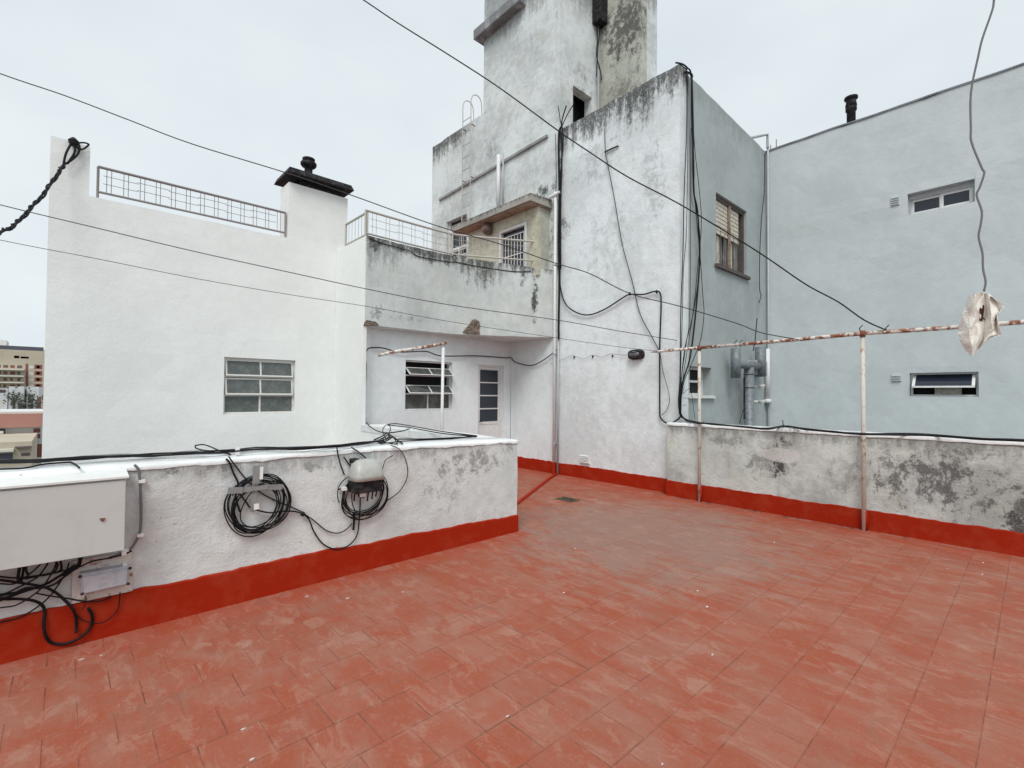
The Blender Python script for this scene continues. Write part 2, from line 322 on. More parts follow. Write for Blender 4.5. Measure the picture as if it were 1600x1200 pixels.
def fr(axis, p0):                                   # local frame of a wall face: u along it, d inwards, z up
    return (lambda u, d, z: (u, p0+d, z)) if axis == 'y' else (lambda u, d, z: (p0+d, u, z))
def fbox(mb, fn, u0, u1, d0, d1, z0, z1):
    return mb.hexa([fn(u0,d0,z0), fn(u1,d0,z0), fn(u1,d1,z0), fn(u0,d1,z0), fn(u0,d0,z1), fn(u1,d0,z1), fn(u1,d1,z1), fn(u0,d1,z1)])
def wall(fn, u0, u1, z0, z1, th, holes=(), step=.25, amp=.005, top=None, topj=0.0, bot=None):
    def grid(a, b, ed):
        n = max(1, int(round((b-a)/step))); g = [a+(b-a)*i/n for i in range(n+1)]
        g = [v for v in g if all(abs(v-e) > step*.3 for e in ed) or v in (a, b)]
        return sorted(set([round(v, 5) for v in g] + [round(e, 5) for e in ed if a <= e <= b]))
    us = grid(u0, u1, [h[0] for h in holes]+[h[1] for h in holes]); zs = grid(z0, z1, [h[2] for h in holes]+[h[3] for h in holes])
    nu, nz_ = len(us), len(zs); mb = MB(); V = []
    hv = lambda u, z: any(h[0]-1e-3 <= u <= h[1]+1e-3 and h[2]-1e-3 <= z <= h[3]+1e-3 for h in holes)
    for side in (0, 1):
        for u in us:
            for z in zs:
                zz = z; d = side*th
                if z == zs[-1]:
                    if top: zz += top(u)
                    if topj: zz += noise.noise(Vector((u*3.1, 7, th)))*topj + noise.noise(Vector((u*13, 3, th)))*topj*.5
                if z == zs[0] and bot: zz += bot(u)
                if amp and not hv(u, z) and side == 0: d += noise.noise(Vector((u*1.7, z*1.7, 3.3)))*amp*1.6 + noise.noise(Vector((u*6, z*6, 1)))*amp*.6
                V.append(fn(u, d, zz))
    I = lambda s_, i, j: s_*nu*nz_ + i*nz_ + j
    solid = lambda i, j: 0 <= i < nu-1 and 0 <= j < nz_-1 and not any(h[0] < (us[i]+us[i+1])/2 < h[1] and h[2] < (zs[j]+zs[j+1])/2 < h[3] for h in holes)
    Fs = []
    for i in range(nu-1):
        for j in range(nz_-1):
            if not solid(i, j): continue
            Fs.append((I(0,i,j), I(0,i+1,j), I(0,i+1,j+1), I(0,i,j+1))); Fs.append((I(1,i,j), I(1,i,j+1), I(1,i+1,j+1), I(1,i+1,j)))
            if not solid(i-1, j): Fs.append((I(0,i,j), I(0,i,j+1), I(1,i,j+1), I(1,i,j)))
            if not solid(i+1, j): Fs.append((I(0,i+1,j), I(1,i+1,j), I(1,i+1,j+1), I(0,i+1,j+1)))
            if not solid(i, j-1): Fs.append((I(0,i,j), I(1,i,j), I(1,i+1,j), I(0,i+1,j)))
            if not solid(i, j+1): Fs.append((I(0,i,j+1), I(0,i+1,j+1), I(1,i+1,j+1), I(1,i,j+1)))
    return mb.add(V, Fs)
def smoothpts(P, k=6):
    P = [Vector(p) for p in P]
    if len(P) < 3: return P
    out = []
    for i in range(len(P)-1):
        a = P[i-1] if i else P[0]*2-P[1]; b, c = P[i], P[i+1]; d = P[i+2] if i+2 < len(P) else P[-1]*2-P[-2]
        for j in range(k):
            t = j/k
            out.append(.5*((2*b)+(c-a)*t+(2*a-5*b+4*c-d)*t*t+(3*b-a-3*c+d)*t**3))
    return out+[P[-1]]
def pxs(pts, ax, v):
    f = {'x': onx, 'y': ony, 'z': onz}[ax]; return [f(p[0], p[1], p[2] if len(p) > 2 else v) for p in pts]
def span(pts, d0, d1):                              # overhead wire: nearest depth d0 at its first point, d1 at its last
    x0, x1 = pts[0][0], pts[-1][0]
    return [ondepth(p[0], p[1], 1/((1/d0)+(1/d1-1/d0)*(p[0]-x0)/(x1-x0))) for p in pts]
def cable(P, r, mat='black_cable', parent=None, name='cable', k=6, n=5): return obj(name, MB().tube(smoothpts(P, k), r, n), mat, parent, smooth=True)

# ================================================================ SETTING
struct('sky_ground_far', MB().box(-1200, 1200, -1200, 1200, -24.5, -24), simple('far_streets', (.14, .13, .12), .95, var=.5, ns=.05)).name = 'ground'

# floor of the roof terrace: screed with the tiles laid on it
FZ = -.0025
fl = struct('floor', MB().box(-5, 7.2, -5, 4.2, -.3, FZ).box(3.9, 7.35, 4.2001, 8.0, -.3, FZ), 'joint')
TX, TY, J = .2575, .265, .0011
tiles = []
def inside(x, y): return (-4.9 < x < 7.15 and -4.9 < y < 4.13) or (3.9 < x < 7.32 and 4.1 < y < 7.95)
row0 = 1.785
for r in range(-27, 26):
    ya, yb = row0+r*TY, row0+(r+1)*TY
    off = 1.11 if r % 2 else 1.245
    for c in range(-26, 26):
        xa = off+c*TX; xb = xa+TX
        if inside((xa+xb)/2, (ya+yb)/2): tiles.append((xa, xb, ya, yb))
def in_view(t):
    q = proj(((t[0]+t[1])/2, (t[2]+t[3])/2, 0)); 
    if not (-20 < q[0] < 1620 and 600 < q[1] < 1230): return False
    return not (t[2] > 4.1 and q[0] < 811)
vis = sorted([t for t in tiles if in_view(t)], key=lambda t: math.hypot((t[0]+t[1])/2, (t[2]+t[3])/2))
near = set(vis[:300])
def tile_mesh(w_, h_, sd_):
    rr = random.Random(sd_); b = .0025
    mb = MB(); jj = lambda: rr.uniform(-.0009, .0009)
    o_ = [(J+jj(), J+jj()), (w_-J+jj(), J+jj()), (w_-J+jj(), h_-J+jj()), (J+jj(), h_-J+jj())]
    i_ = [(o_[0][0]+b, o_[0][1]+b), (o_[1][0]-b, o_[1][1]+b), (o_[2][0]-b, o_[2][1]-b), (o_[3][0]+b, o_[3][1]-b)]
    zt = [rr.uniform(-.0006, .0008) for _ in range(4)]
    vs = [(x, y, -.012) for x, y in o_] + [(x, y, -.002) for x, y in o_] + [(x, y, zt[k]) for k, (x, y) in enumerate(i_)]
    return mb.add(vs, [(3,2,1,0)] + [(k, (k+1) % 4, 4+(k+1) % 4, 4+k) for k in range(4)] + [(4+k, 4+(k+1) % 4, 8+(k+1) % 4, 8+k) for k in range(4)] + [(8, 9, 10, 11)])
variants = []
for k in range(8):
    mb = tile_mesh(TX, TY, k); me = bpy.data.meshes.new('tile'); me.from_pydata(mb.v, [], mb.f); me.materials.append(M['floor']); variants.append(me)
for i, t in enumerate(vis[:300]):
    o = bpy.data.objects.new('tile', variants[(i*7) % 8]); COL.objects.link(o); o.parent = fl; o.location = (t[0], t[2], 0)
far = MB()
for i, t in enumerate(tiles):
    if t in near: continue
    q = tile_mesh(TX, TY, i % 8); far.add([(x+t[0], y+t[2], z) for x, y, z in q.v], q.f)
o = obj('far_tile', far, 'floor', fl); o['kind'] = 'stuff'

# ================================================================ LEFT PARAPET (with the cables)
lp = thing('parapet_wall', 'low white parapet wall on the left carrying coiled cables and a grey cabinet', 'wall', (3.9, 4.15, 0))
PY = 4.13
obj('wall', wall(fr('y', PY), -5, 3.91, -.2, 1.075, .36, step=.06, amp=.006, topj=.016, top=lambda u: -.035*max(0, (u-2.2)/1.7)), 'white_dirty', lp, smooth=False)
cp = MB()                                            # white painted top coat lapping over the arris
us = [-5+8.93*i/180 for i in range(181)]
zt = lambda u: 1.075-.035*max(0, (u-2.2)/1.7)
vs, fs = [], []
for u in us:
    e = noise.noise(Vector((u*5, 2, 0)))*.010+noise.noise(Vector((u*17, 5, 0)))*.008
    e2 = noise.noise(Vector((u*4, 9, 0)))*.012+noise.noise(Vector((u*15, 1, 4)))*.012
    vs += [(u, PY-.008, zt(u)-.012+e2), (u, PY-.010+e*.3, zt(u)+.008), (u, PY+.012, zt(u)+.024), (u, PY+.37, zt(u)+.026), (u, PY+.37, zt(u)-.05)]
for i in range(180): fs += [(i*5+k, (i+1)*5+k, (i+1)*5+k+1, i*5+k+1) for k in range(4)]
obj('coping', cp.add(vs, fs+[(0,1,2,3,4), (904,903,902,901,900)]), 'top_white', lp, smooth=True)
def skirt(fn, u0, u1, h, hj=.020, th=.02, step=.05, z0=-.02, hf=None):
    n = int((u1-u0)/step); vs, fs = [], []
    for i in range(n+1):
        u = u0+(u1-u0)*i/n; e = noise.noise(Vector((u*2.2, 4, h)))*hj+noise.noise(Vector((u*11, 8, h)))*hj*.6; hh = (hf(u) if hf else h)+e
        vs += [fn(u, .02, z0), fn(u, -th, z0), fn(u, -th+.002*noise.noise(Vector((u*4, 0, 0))), hh-.008), fn(u, -th*.5, hh), fn(u, .02, hh)]
    for i in range(n): fs += [(i*5+k, (i+1)*5+k, (i+1)*5+k+1, i*5+k+1) for k in range(4)]
    e = n*5; return MB().add(vs, fs+[(0,1,2,3,4), (e+4,e+3,e+2,e+1,e)])
obj('skirting', skirt(fr('y', PY), -5, 3.915, .25, hf=lambda u: .262-.07*max(0, (u-1.5)/2.4)), 'red_skirt', lp)
# return leg of the parapet and the white slab filling the corner
obj('return_wall', MB().box(3.67, 4.0, 4.495, 7.7, .2, 1.05), 'white', lp)
obj('corner_slab', MB().prism([(3.66, 4.48), (3.93, 4.44), (4.02, 5.03), (4.10, 7.69), (3.66, 7.69)], .96, 1.062), 'top_white', lp)

# ================================================================ RIGHT PARAPET
rp_ = thing('parapet_wall', 'mould stained parapet wall on the right below the clothesline', 'wall', (7.13, 0, 0))
PX = 7.13
obj('wall', wall(fr('x', PX), -5, 4.03, -.2, 1.13, .27, step=.07, amp=.006, topj=.012), 'parapet_mould', rp_)
vs, fs = [], []
for i in range(181):
    u = -5+9.04*i/180; e2 = noise.noise(Vector((u*4, 3, 0)))*.010+noise.noise(Vector((u*14, 6, 4)))*.008
    vs += [(PX-.010, u, 1.118+e2), (PX-.012, u, 1.15), (PX+.010, u, 1.162), (PX+.28, u, 1.165), (PX+.28, u, 1.09)]
for i in range(180): fs += [(i*5+k, (i+1)*5+k, (i+1)*5+k+1, i*5+k+1) for k in range(4)]
obj('coping', MB().add(vs, fs+[(0,1,2,3,4), (904,903,902,901,900)]), 'top_white', rp_, smooth=True)
obj('skirting', skirt(fr('x', PX), -5, 4.04, .24), 'red_skirt', rp_)
# low skim coat step beside the big wall

# ================================================================ CENTRAL BUILDING + TOWER
ct = thing('stair_tower_building', 'tall weathered white building with stair tower, porch and high blank wall', 'building', (7.3, 3.915, 0))
C = 7.3
roofz = 6.97
obj('wall', wall(fr('x', C), 3.915, 6.545, -.3, roofz, .30, step=.16, amp=.007, topj=.03, top=lambda u: .07*(1-(u-3.915)/2.6)), 'central', ct, label='high blank wall with black mould running down from its top')
obj('skirting', skirt(fr('x', C), 4.08, 7.94, .235), 'red_skirt', ct)
# wall under the balcony
obj('wall', wall(fr('x', C+.002), 6.547, 7.94, -.3, 4.0, .28, step=.2, amp=.004), 'white_cool', ct)
# upper face with window hole, tower above
WIN = (9.62, 10.48, 4.6, 6.1)
obj('wall', wall(fr('x', C), 6.55, 11.19, 4.0, 8.36, .28, holes=[WIN], step=.2, amp=.007, topj=.03), 'tower', ct)
obj('tower_wall', wall(fr('x', C+.003), 6.553, 9.0, 8.362, 12.2, .28, step=.25, amp=.007), 'tower', ct)
HOLE = (7.73, 8.36, 7.25, 8.1)
obj('tower_wall', wall(fr('y', 6.55), C+.285, 8.6, 6.5, 12.2, .20, holes=[HOLE], step=.2, amp=.006), 'tower', ct)
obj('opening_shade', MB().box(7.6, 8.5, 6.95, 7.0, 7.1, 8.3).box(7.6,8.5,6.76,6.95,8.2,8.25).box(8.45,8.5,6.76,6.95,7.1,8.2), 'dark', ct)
obj('tower_back', MB().box(7.59, 10.9, 8.72, 8.99, 6.5, 12.19).box(10.6, 10.89, 6.6, 8.72, 6.5, 12.19), 'tower', ct)
obj('end_wall', MB().box(7.59, 11.0, 10.9, 11.18, 0, 8.33), 'tower', ct)
obj('shaft', wall(fr('x', 8.62), 5.53, 6.548, 6.5, 12.2, .3, step=.2, amp=.008), 'shaft', ct)
obj('shaft', MB().box(8.922, 9.33, 5.532, 6.54, 6.5, 12.19), 'tower', ct)
obj('roof', MB().box(7.58, 11.0, 4.2, 10.9, 6.45, 6.6), 'roof_membrane', ct)
obj('roof_stub', MB().box(9.33, 9.8, 5.3, 6.2, 7.9, 8.35).box(9.5, 9.8, 5.0, 6.2, 6.5, 8.1), 'tower', ct)
# cornice over the tower
obj('cornice', MB().box(7.10, 7.6, 7.55, 9.17, 10.16, 10.40), simple('dark_cornice', (.20, .20, .21), .8, col2=(.38, .39, .39), ns=5), ct, bevel=.02)
# black vent box high on the tower flank
bx = MB().box(8.36, 8.62, 6.32, 6.55, 9.75, 10.4); obj('vent_box', bx, 'black_metal', ct, bevel=.01)
obj('pipe', MB().tube([(8.53, 6.50, 6.6), (8.53, 6.50, 9.9)], .025, 8), 'grey_pvc', ct)
for pts in ([(933,18),(934,60),(932,85),(938,110),(940,125)], [(935,18),(937,45),(934,80),(932,120)], [(933,42),(941,43),(949,43)]):
    obj('cable', MB().tube(smoothpts(pxs(pts, 'y', 6.46)), .012, 5), 'black_cable', ct)
# ledge line
obj('ledge', MB().hexa([(7.25,6.85,6.945),(7.32,6.85,6.945),(7.32,10.8,6.75),(7.25,10.8,6.75),(7.25,6.85,7.0),(7.32,6.85,7.0),(7.32,10.8,6.805),(7.25,10.8,6.805)]), simple('ledge_grey', (.33, .34, .34), .9, var=.3, ns=6), ct)
# service pipe
obj('vent_pipe', MB().tube([(7.22, 8.33, 5.7), (7.22, 8.33, 7.08)], .045, 10), 'metal_white', ct, smooth=True)
obj('vent_pipe', MB().tube([(7.22, 8.17, 5.7), (7.22, 8.17, 7.05)], .018, 8), 'grey_pvc', ct, smooth=True)
# upper window
wn = obj('window', MB(), 'metal_white', ct) if False else None
mb = MB(); fn = fr('x', C)
u0, u1, z0, z1 = WIN
for a in ((u0, u0+.05, z0, z1), (u1-.05, u1, z0, z1), (u0+.05, u1-.05, z0, z0+.05), (u0+.05, u1-.05, z1-.30, z1-.24), (u0+.05, u1-.05, z1-.78, z1-.72), ((u0+u1)/2-.02, (u0+u1)/2+.02, z0+.05, z1-.78)):
    fbox(mb, fn, a[0], a[1], .08, .13, a[2], a[3])
for k in range(5): fbox(mb, fn, u0+.05, u1-.05, .05, .07, z0+.10+k*.14, z0+.12+k*.14)
wn = obj('window', mb, 'metal_white', ct)
obj('pane', fbox(MB(), fn, u0+.01, u1-.01, .14, .16, z0+.01, z1-.01), 'glass_dark', wn)
# porch: cream tiled box with canopy, door, globe lamp
POX = 6.95
obj('porch_wall', wall(fr('x', POX), 6.80, 9.06, 4.0, 5.40, .1, holes=[(7.13, 7.93, 4.02, 5.12)], step=.5, amp=0), 'porch_tile', ct)
obj('porch_side', MB().box(7.052, 7.295, 6.80, 6.9, 4.0, 5.398), 'shaft', ct)
obj('porch_side', MB().box(7.052, 7.295, 8.96, 9.06, 4.0, 5.398), 'porch_tile', ct)
mbt = []
for k in range(15):
    for q in range(6):
        ya, za = 6.81+k*.15, 4.1+q*.215
        if ya+.14 > 7.08 and ya < 7.98 and za < 5.17: continue
        mbt.append((ya, za))
tile_me = None
for ya, za in mbt:
    if tile_me is None:
        t0 = MB().box(0, .008, 0, .146, 0, .211); tile_me = bpy.data.meshes.new('wall_tile'); tile_me.from_pydata(t0.v, [], t0.f); tile_me.materials.append(M['porch_tile'])
    o = bpy.data.objects.new('wall_tile', tile_me); COL.objects.link(o); o.parent = ct
    o.location = Vector((POX-.007, ya, za)) - ORIG[ct.name]
mb = MB()
mb.hexa([(6.66,6.72,5.42),(7.29,6.72,5.42),(7.29,9.35,5.42),(6.66,9.35,5.42),(6.66,6.72,5.56),(7.29,6.72,5.60),(7.29,9.35,5.60),(6.66,9.35,5.56)])
obj('canopy', mb, plaster('mouldy_concrete_canopy', (.42, .41, .37), .1, speck=1, tintk=.6, tint=(.25, .22, .18), streaks=[(5.62, .2, .8)]), ct)
obj('canopy_soffit', MB().box(6.70, 7.28, 6.76, 9.30, 5.402, 5.418), simple('stained_soffit', (.40, .30, .23), .9, var=.35, ns=5), ct)
mb = MB(); fn = fr('x', POX); fbox(mb, fn, 7.10, 7.16, -.02, .06, 4.02, 5.16); fbox(mb, fn, 7.90, 7.96, -.02, .06, 4.02, 5.16); fbox(mb, fn, 7.16, 7.90, -.02, .06, 5.10, 5.16)
dr = obj('door', mb, 'metal_white', ct)
obj('pane', fbox(MB(), fn, 7.16, 7.90, .07, .085, 4.02, 5.10), 'glass_dark', dr)
for k in range(7): obj('bar', fbox(MB(), fn, 7.23+k*.095, 7.245+k*.095, .03, .045, 4.02, 4.98), 'metal_white', dr)
for zz in (4.55, 4.98): obj('bar', fbox(MB(), fn, 7.17, 7.89, .028, .048, zz, zz+.02), 'metal_white', dr)
gl = thing('globe_lamp', 'small round globe lamp under the porch canopy beside the barred door', 'lamp', (6.88, 8.28, 5.27))
obj('globe', MB().lathe((6.86, 8.28, 5.27), [(.02, .13), (.06, .12), (.11, .07), (.13, 0), (.11, -.07), (.06, -.115), (.01, -.13)], 16), 'copper', gl, smooth=True)
obj('bracket', MB().tube([(6.95, 8.28, 5.36), (6.86, 8.28, 5.40), (6.86, 8.28, 5.39)], .02, 6), 'black_metal', gl)
# gutter spout at the canopy end
obj('gutter', MB().tube([(7.18, 6.70, 5.60), (7.24, 6.45, 5.66)], .035, 6), 'metal_white', ct)

# blue-grey flank of the central building
W1 = (8.62, 9.99, 3.98, 5.30); W2 = (7.64, 8.44, 1.60, 2.09)
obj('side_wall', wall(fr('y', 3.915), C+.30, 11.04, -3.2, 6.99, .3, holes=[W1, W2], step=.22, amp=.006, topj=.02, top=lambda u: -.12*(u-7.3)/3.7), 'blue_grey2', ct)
fn = fr('y', 3.915); u0, u1, z0, z1 = W1; mb = MB()
for a in ((u0+.002, u0+.06, z0, z1), (u1-.06, u1-.002, z0, z1), (u0+.06, u1-.06, z1-.07, z1-.002), (u0+.06, u1-.06, z0+.002, z0+.05)): fbox(mb, fn, a[0], a[1], .05, .13, a[2], a[3])
wn = obj('window', mb, 'brown_wood', ct, label='half lowered roller shutter window in brown frame')
ns_ = 8; pit = .078
for k in range(ns_):
    zt_ = z1-.07-k*pit
    for ua, ub in ((u0+.075, (u0+u1)/2-.02), ((u0+u1)/2+.02, u1-.20)):
        obj('slat', MB().hexa([fn(ua,.075,zt_-pit+.002), fn(ub,.075,zt_-pit+.002), fn(ub,.095,zt_-pit+.002), fn(ua,.095,zt_-pit+.002), fn(ua,.083,zt_), fn(ub,.083,zt_), fn(ub,.095,zt_), fn(ua,.095,zt_)]), 'shutter', wn)
obj('mullion', fbox(MB(), fn, (u0+u1)/2-.014, (u0+u1)/2+.014, .03, .07, z0+.05, z1-.07), simple('faded_pink_mullion', (.33, .24, .19), .7, col2=(.2, .1, .07)), wn)
obj('pane', fbox(MB(), fn, u0+.07, u1-.07, .16, .17, z0+.06, z1-.07), 'curtain', wn)
for k, (a, b) in enumerate([(.22, .40), (.60, .72), (.80, .98), (1.05, 1.2)]): obj('curtain', fbox(MB(), fn, u0+a, u0+b, .12, .14, z0+.06, z1-.70), 'shutter' if k in (0, 2) else 'curtain', wn)
for k in range(6): obj('bar', MB().tube([fn(u0+.17+k*.19, .08, z0+.05), fn(u0+.17+k*.19, .08, z1-.6)], .008, 5), 'brown_wood', wn)
obj('sill', fbox(MB(), fn, u0-.05, u1+.05, -.06, .02, z0-.06, z0-.001), 'brown_wood', wn)
u0, u1, z0, z1 = W2; mb = MB()
for a in ((u0+.002, u0+.05, z0+.002, z1-.002), (u1-.05, u1-.002, z0+.002, z1-.002), (u0+.05, u1-.05, z0+.002, z0+.04), (u0+.05, u1-.05, z1-.04, z1-.002), (u0+.05, u1-.05, (z0+z1)/2-.02, (z0+z1)/2+.02)): fbox(mb, fn, a[0], a[1], .16, .2, a[2], a[3])
wn = obj('window', mb, 'metal_white', ct, label='small deep set window behind the cable bundle')
obj('pane', fbox(MB(), fn, u0+.03, u1-.03, .205, .215, z0+.03, z1-.03), 'dark', wn)
obj('sill', fbox(MB(), fn, u0-.06, u1+.06, -.05, .02, z0-.05, z0-.001), 'metal_white', wn)

# ================================================================ RIGHT BLUE-GREY BUILDING
rb = thing('blue_grey_building', 'large pale blue grey painted building on the right with narrow windows', 'building', (11.04, 0, -3))
D = 11.04; DW1 = (.665, 1.535, 5.235+.0, 5.61) 
z_a = onx(1418, 303, D); z_b = onx(1420, 336, D); z_c = onx(1523, 279, D); z_d = onx(1525, 315, D)
DW1 = (z_c[1], z_a[1], (z_b[2]+z_d[2])/2, (z_a[2]+z_c[2])/2)
e_a = onx(1421, 583, D); e_b = onx(1421, 619, D); e_c = onx(1529, 581, D)
DW2 = (e_c[1], e_a[1], e_b[2], e_a[2])
obj('wall', wall(fr('x', D), -6, 4.6, -3.2, 6.87, .3, holes=[DW1, DW2], step=.3, amp=.008, topj=.03), 'blue_grey', rb)
obj('wall', MB().box(D+.3, 18, -6, -5.7, -3.2, 6.86).box(D+.3, 18, 4.3, 4.6, -3.2, 6.86).box(17.7, 18, -5.7, 4.3, -3.2, 6.86), 'blue_grey', rb)
obj('roof', MB().box(D+.3, 17.7, -5.7, 4.3, 6.5, 6.6), 'roof_membrane', rb)
# thin dark membrane lip along the roof edge, uneven
vs, fs = [], []
for i in range(91):
    u = -6+10.6*i/90; e = noise.noise(Vector((u*1.3, 1, 1)))*.02
    vs += [(D-.02, u, 6.865+e), (D-.02, u, 6.895+e), (D+.32, u, 6.90+e), (D+.32, u, 6.87+e)]
for i in range(90): fs += [(i*4+k, (i+1)*4+k, (i+1)*4+(k+1) % 4, i*4+(k+1) % 4) for k in range(4)]
obj('roof_edge', MB().add(vs, fs+[(0,1,2,3), (363,362,361,360)]), simple('edge_grey', (.22, .24, .26), .8, var=.4, ns=3), rb)
fn = fr('x', D)
u0, u1, z0, z1 = DW1; mb = MB()
for a in ((u0+.002, u0+.03, z0+.002, z1-.002), (u1-.03, u1-.002, z0+.002, z1-.002), (u0+.03, u1-.03, z0+.002, z0+.03), (u0+.03, u1-.03, z1-.09, z1-.002)): fbox(mb, fn, a[0], a[1], .10, .17, a[2], a[3])
wn = obj('window', mb, 'grey_pvc', rb, label='upper sliding window with two dark panes')
um = (u0+u1)/2
for ua, ub, dd in ((u0+.03, um+.01, .15), (um-.02, u1-.03, .17)):
    mb = MB()
    for a in ((ua, ua+.045, z0+.03, z1-.09), (ub-.045, ub, z0+.03, z1-.09), (ua+.045, ub-.045, z0+.03, z0+.07), (ua+.045, ub-.045, z1-.13, z1-.09)): fbox(mb, fn, a[0], a[1], dd-.03, dd, a[2], a[3])
    obj('sash', mb, 'metal_white', wn)
    obj('pane', fbox(MB(), fn, ua+.045, ub-.045, dd-.02, dd-.012, z0+.07, z1-.13), 'glass_dark', wn)
u0, u1, z0, z1 = DW2; mb = MB(); zm = z0+.17
for a in ((u0+.002, u0+.035, z0+.002, z1-.002), (u1-.035, u1-.002, z0+.002, z1-.002), (u0+.035, u1-.035, z0+.002, z0+.03), (u0+.035, u1-.035, z1-.03, z1-.002)): fbox(mb, fn, a[0], a[1], .10, .14, a[2], a[3])
wn = obj('window', mb, 'metal_white', rb, label='lower narrow window with a tilted open sash')
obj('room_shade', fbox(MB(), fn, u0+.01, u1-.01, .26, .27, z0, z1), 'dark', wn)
sh = MB(); P0 = lambda u, d, z: fn(u, d, z)
def tilt(u_a, u_b, z_a_, z_b_, d_a, d_b, t): return MB().hexa([fn(u_a,d_a,z_a_), fn(u_b,d_a,z_a_), fn(u_b,d_a+t,z_a_), fn(u_a,d_a+t,z_a_), fn(u_a,d_b,z_b_), fn(u_b,d_b,z_b_), fn(u_b,d_b+t,z_b_), fn(u_a,d_b+t,z_b_)])
q = MB()
for a in (tilt(u0+.04, u1-.04, zm-.02, zm+.01, -.07, -.065, .03), tilt(u0+.04, u0+.08, zm+.01, z1-.04, -.07, .1, .03), tilt(u1-.08, u1-.04, zm+.01, z1-.04, -.07, .1, .03)): q.add(a.v, a.f)
obj('sash', q, 'metal_white', wn)
obj('pane', tilt(u0+.08, u1-.08, zm+.01, z1-.04, -.06, .11, .006), 'glass_dark', wn)
obj('curtain', fbox(MB(), fn, u0+.22, u1-.32, .16, .18, z0+.03, z0+.15), 'shutter', wn)
for nm, pa, pb in (('upper', (1392, 308), (1406, 320)), ('lower', (1393, 585), (1409, 596))):
    a = onx(*pa, D); b = onx(*pb, D); v = thing('wall_vent', '%s small slatted wall vent beside the %s narrow window' % (nm, nm), 'vent', (D, a[1], b[2]), 'vents in the blue grey wall')
    obj('frame', fbox(MB(), fn, b[1], a[1], -.012, .0, b[2], a[2]), 'blue_grey', v)
    for k in range(4): zz = b[2]+(a[2]-b[2])*(.1+k*.22); obj('slat', tilt(b[1]+.01, a[1]-.01, zz, zz+.016, -.03, -.015, .005), 'grey_pvc', v)
# lower yard between
struct('yard_floor', MB().box(7.4, 11.3, -6, 4.2, -3.4, -3.2), simple('yard_concrete', (.09, .09, .088), .9, var=.3, ns=2))

# ================================================================ LEFT BLOCK with balcony
lb = thing('annex_building', 'white two storey annex on the left with curved balcony, chimney and roof railings', 'building', (3.7, 7.7, 0))
YA, XJ, YJ, YR = 8.88, 3.70, 7.70, 7.95
LW = (1.885, 2.99, 1.235, 2.16)
RW = (4.65, 5.71, 1.275, 2.22); RD = (6.38, 7.10, -.3, 2.21)
obj('wall', wall(fr('y', YA), -.2, XJ+.03, -24, 4.30, .25, holes=[LW], step=.3, amp=.006, topj=.012), 'white', lb)
obj('corner_wall', wall(fr('y', YA+.002), -.2, .20, 4.302, 5.0, .25, step=.12, amp=.004, top=lambda u: -.04*(u+.2)), 'white', lb, label='raised wall stub at the roof corner holding a cable hook')
obj('jog_wall', wall(fr('x', XJ), YJ+.003, YA, 2.756, 4.26, .02, step=.2, amp=0), 'white', lb)
obj('jog_wall', wall(fr('x', XJ-.004), YJ+.0, YA, -.3, 2.754, .05, step=.2, amp=0), 'white', lb)
obj('pier', MB().box(XJ+.046, XJ+.22, 7.90, YA, -.3, 2.754), 'white_cool', lb)
obj('jog_core', MB().box(XJ+.02, XJ+.22, YJ+.18, YA, 2.757, 4.24), 'white', lb)
obj('back_wall', MB().box(-.2, XJ, 13, 13.2, -24, 4.2).box(-.2, 0, YA+.25, 13, -24, 4.2).box(XJ+.22, 7.3, 13, 13.2, 0, 4.2), 'white', lb)
obj('roof_deck', MB().box(0, XJ, YA+.25, 13, 3.75, 3.9).prism([(3.92, 7.9), (5.6, 7.95), (7.28, 6.9), (7.28, 13), (3.92, 13)], 3.78, 3.98), 'roof_membrane', lb)
obj('recess_wall', wall(fr('y', YR), XJ+.222, 7.299, -.3, 3.77, .2, holes=[RW, RD], step=.25, amp=.004), 'white_cool', lb)
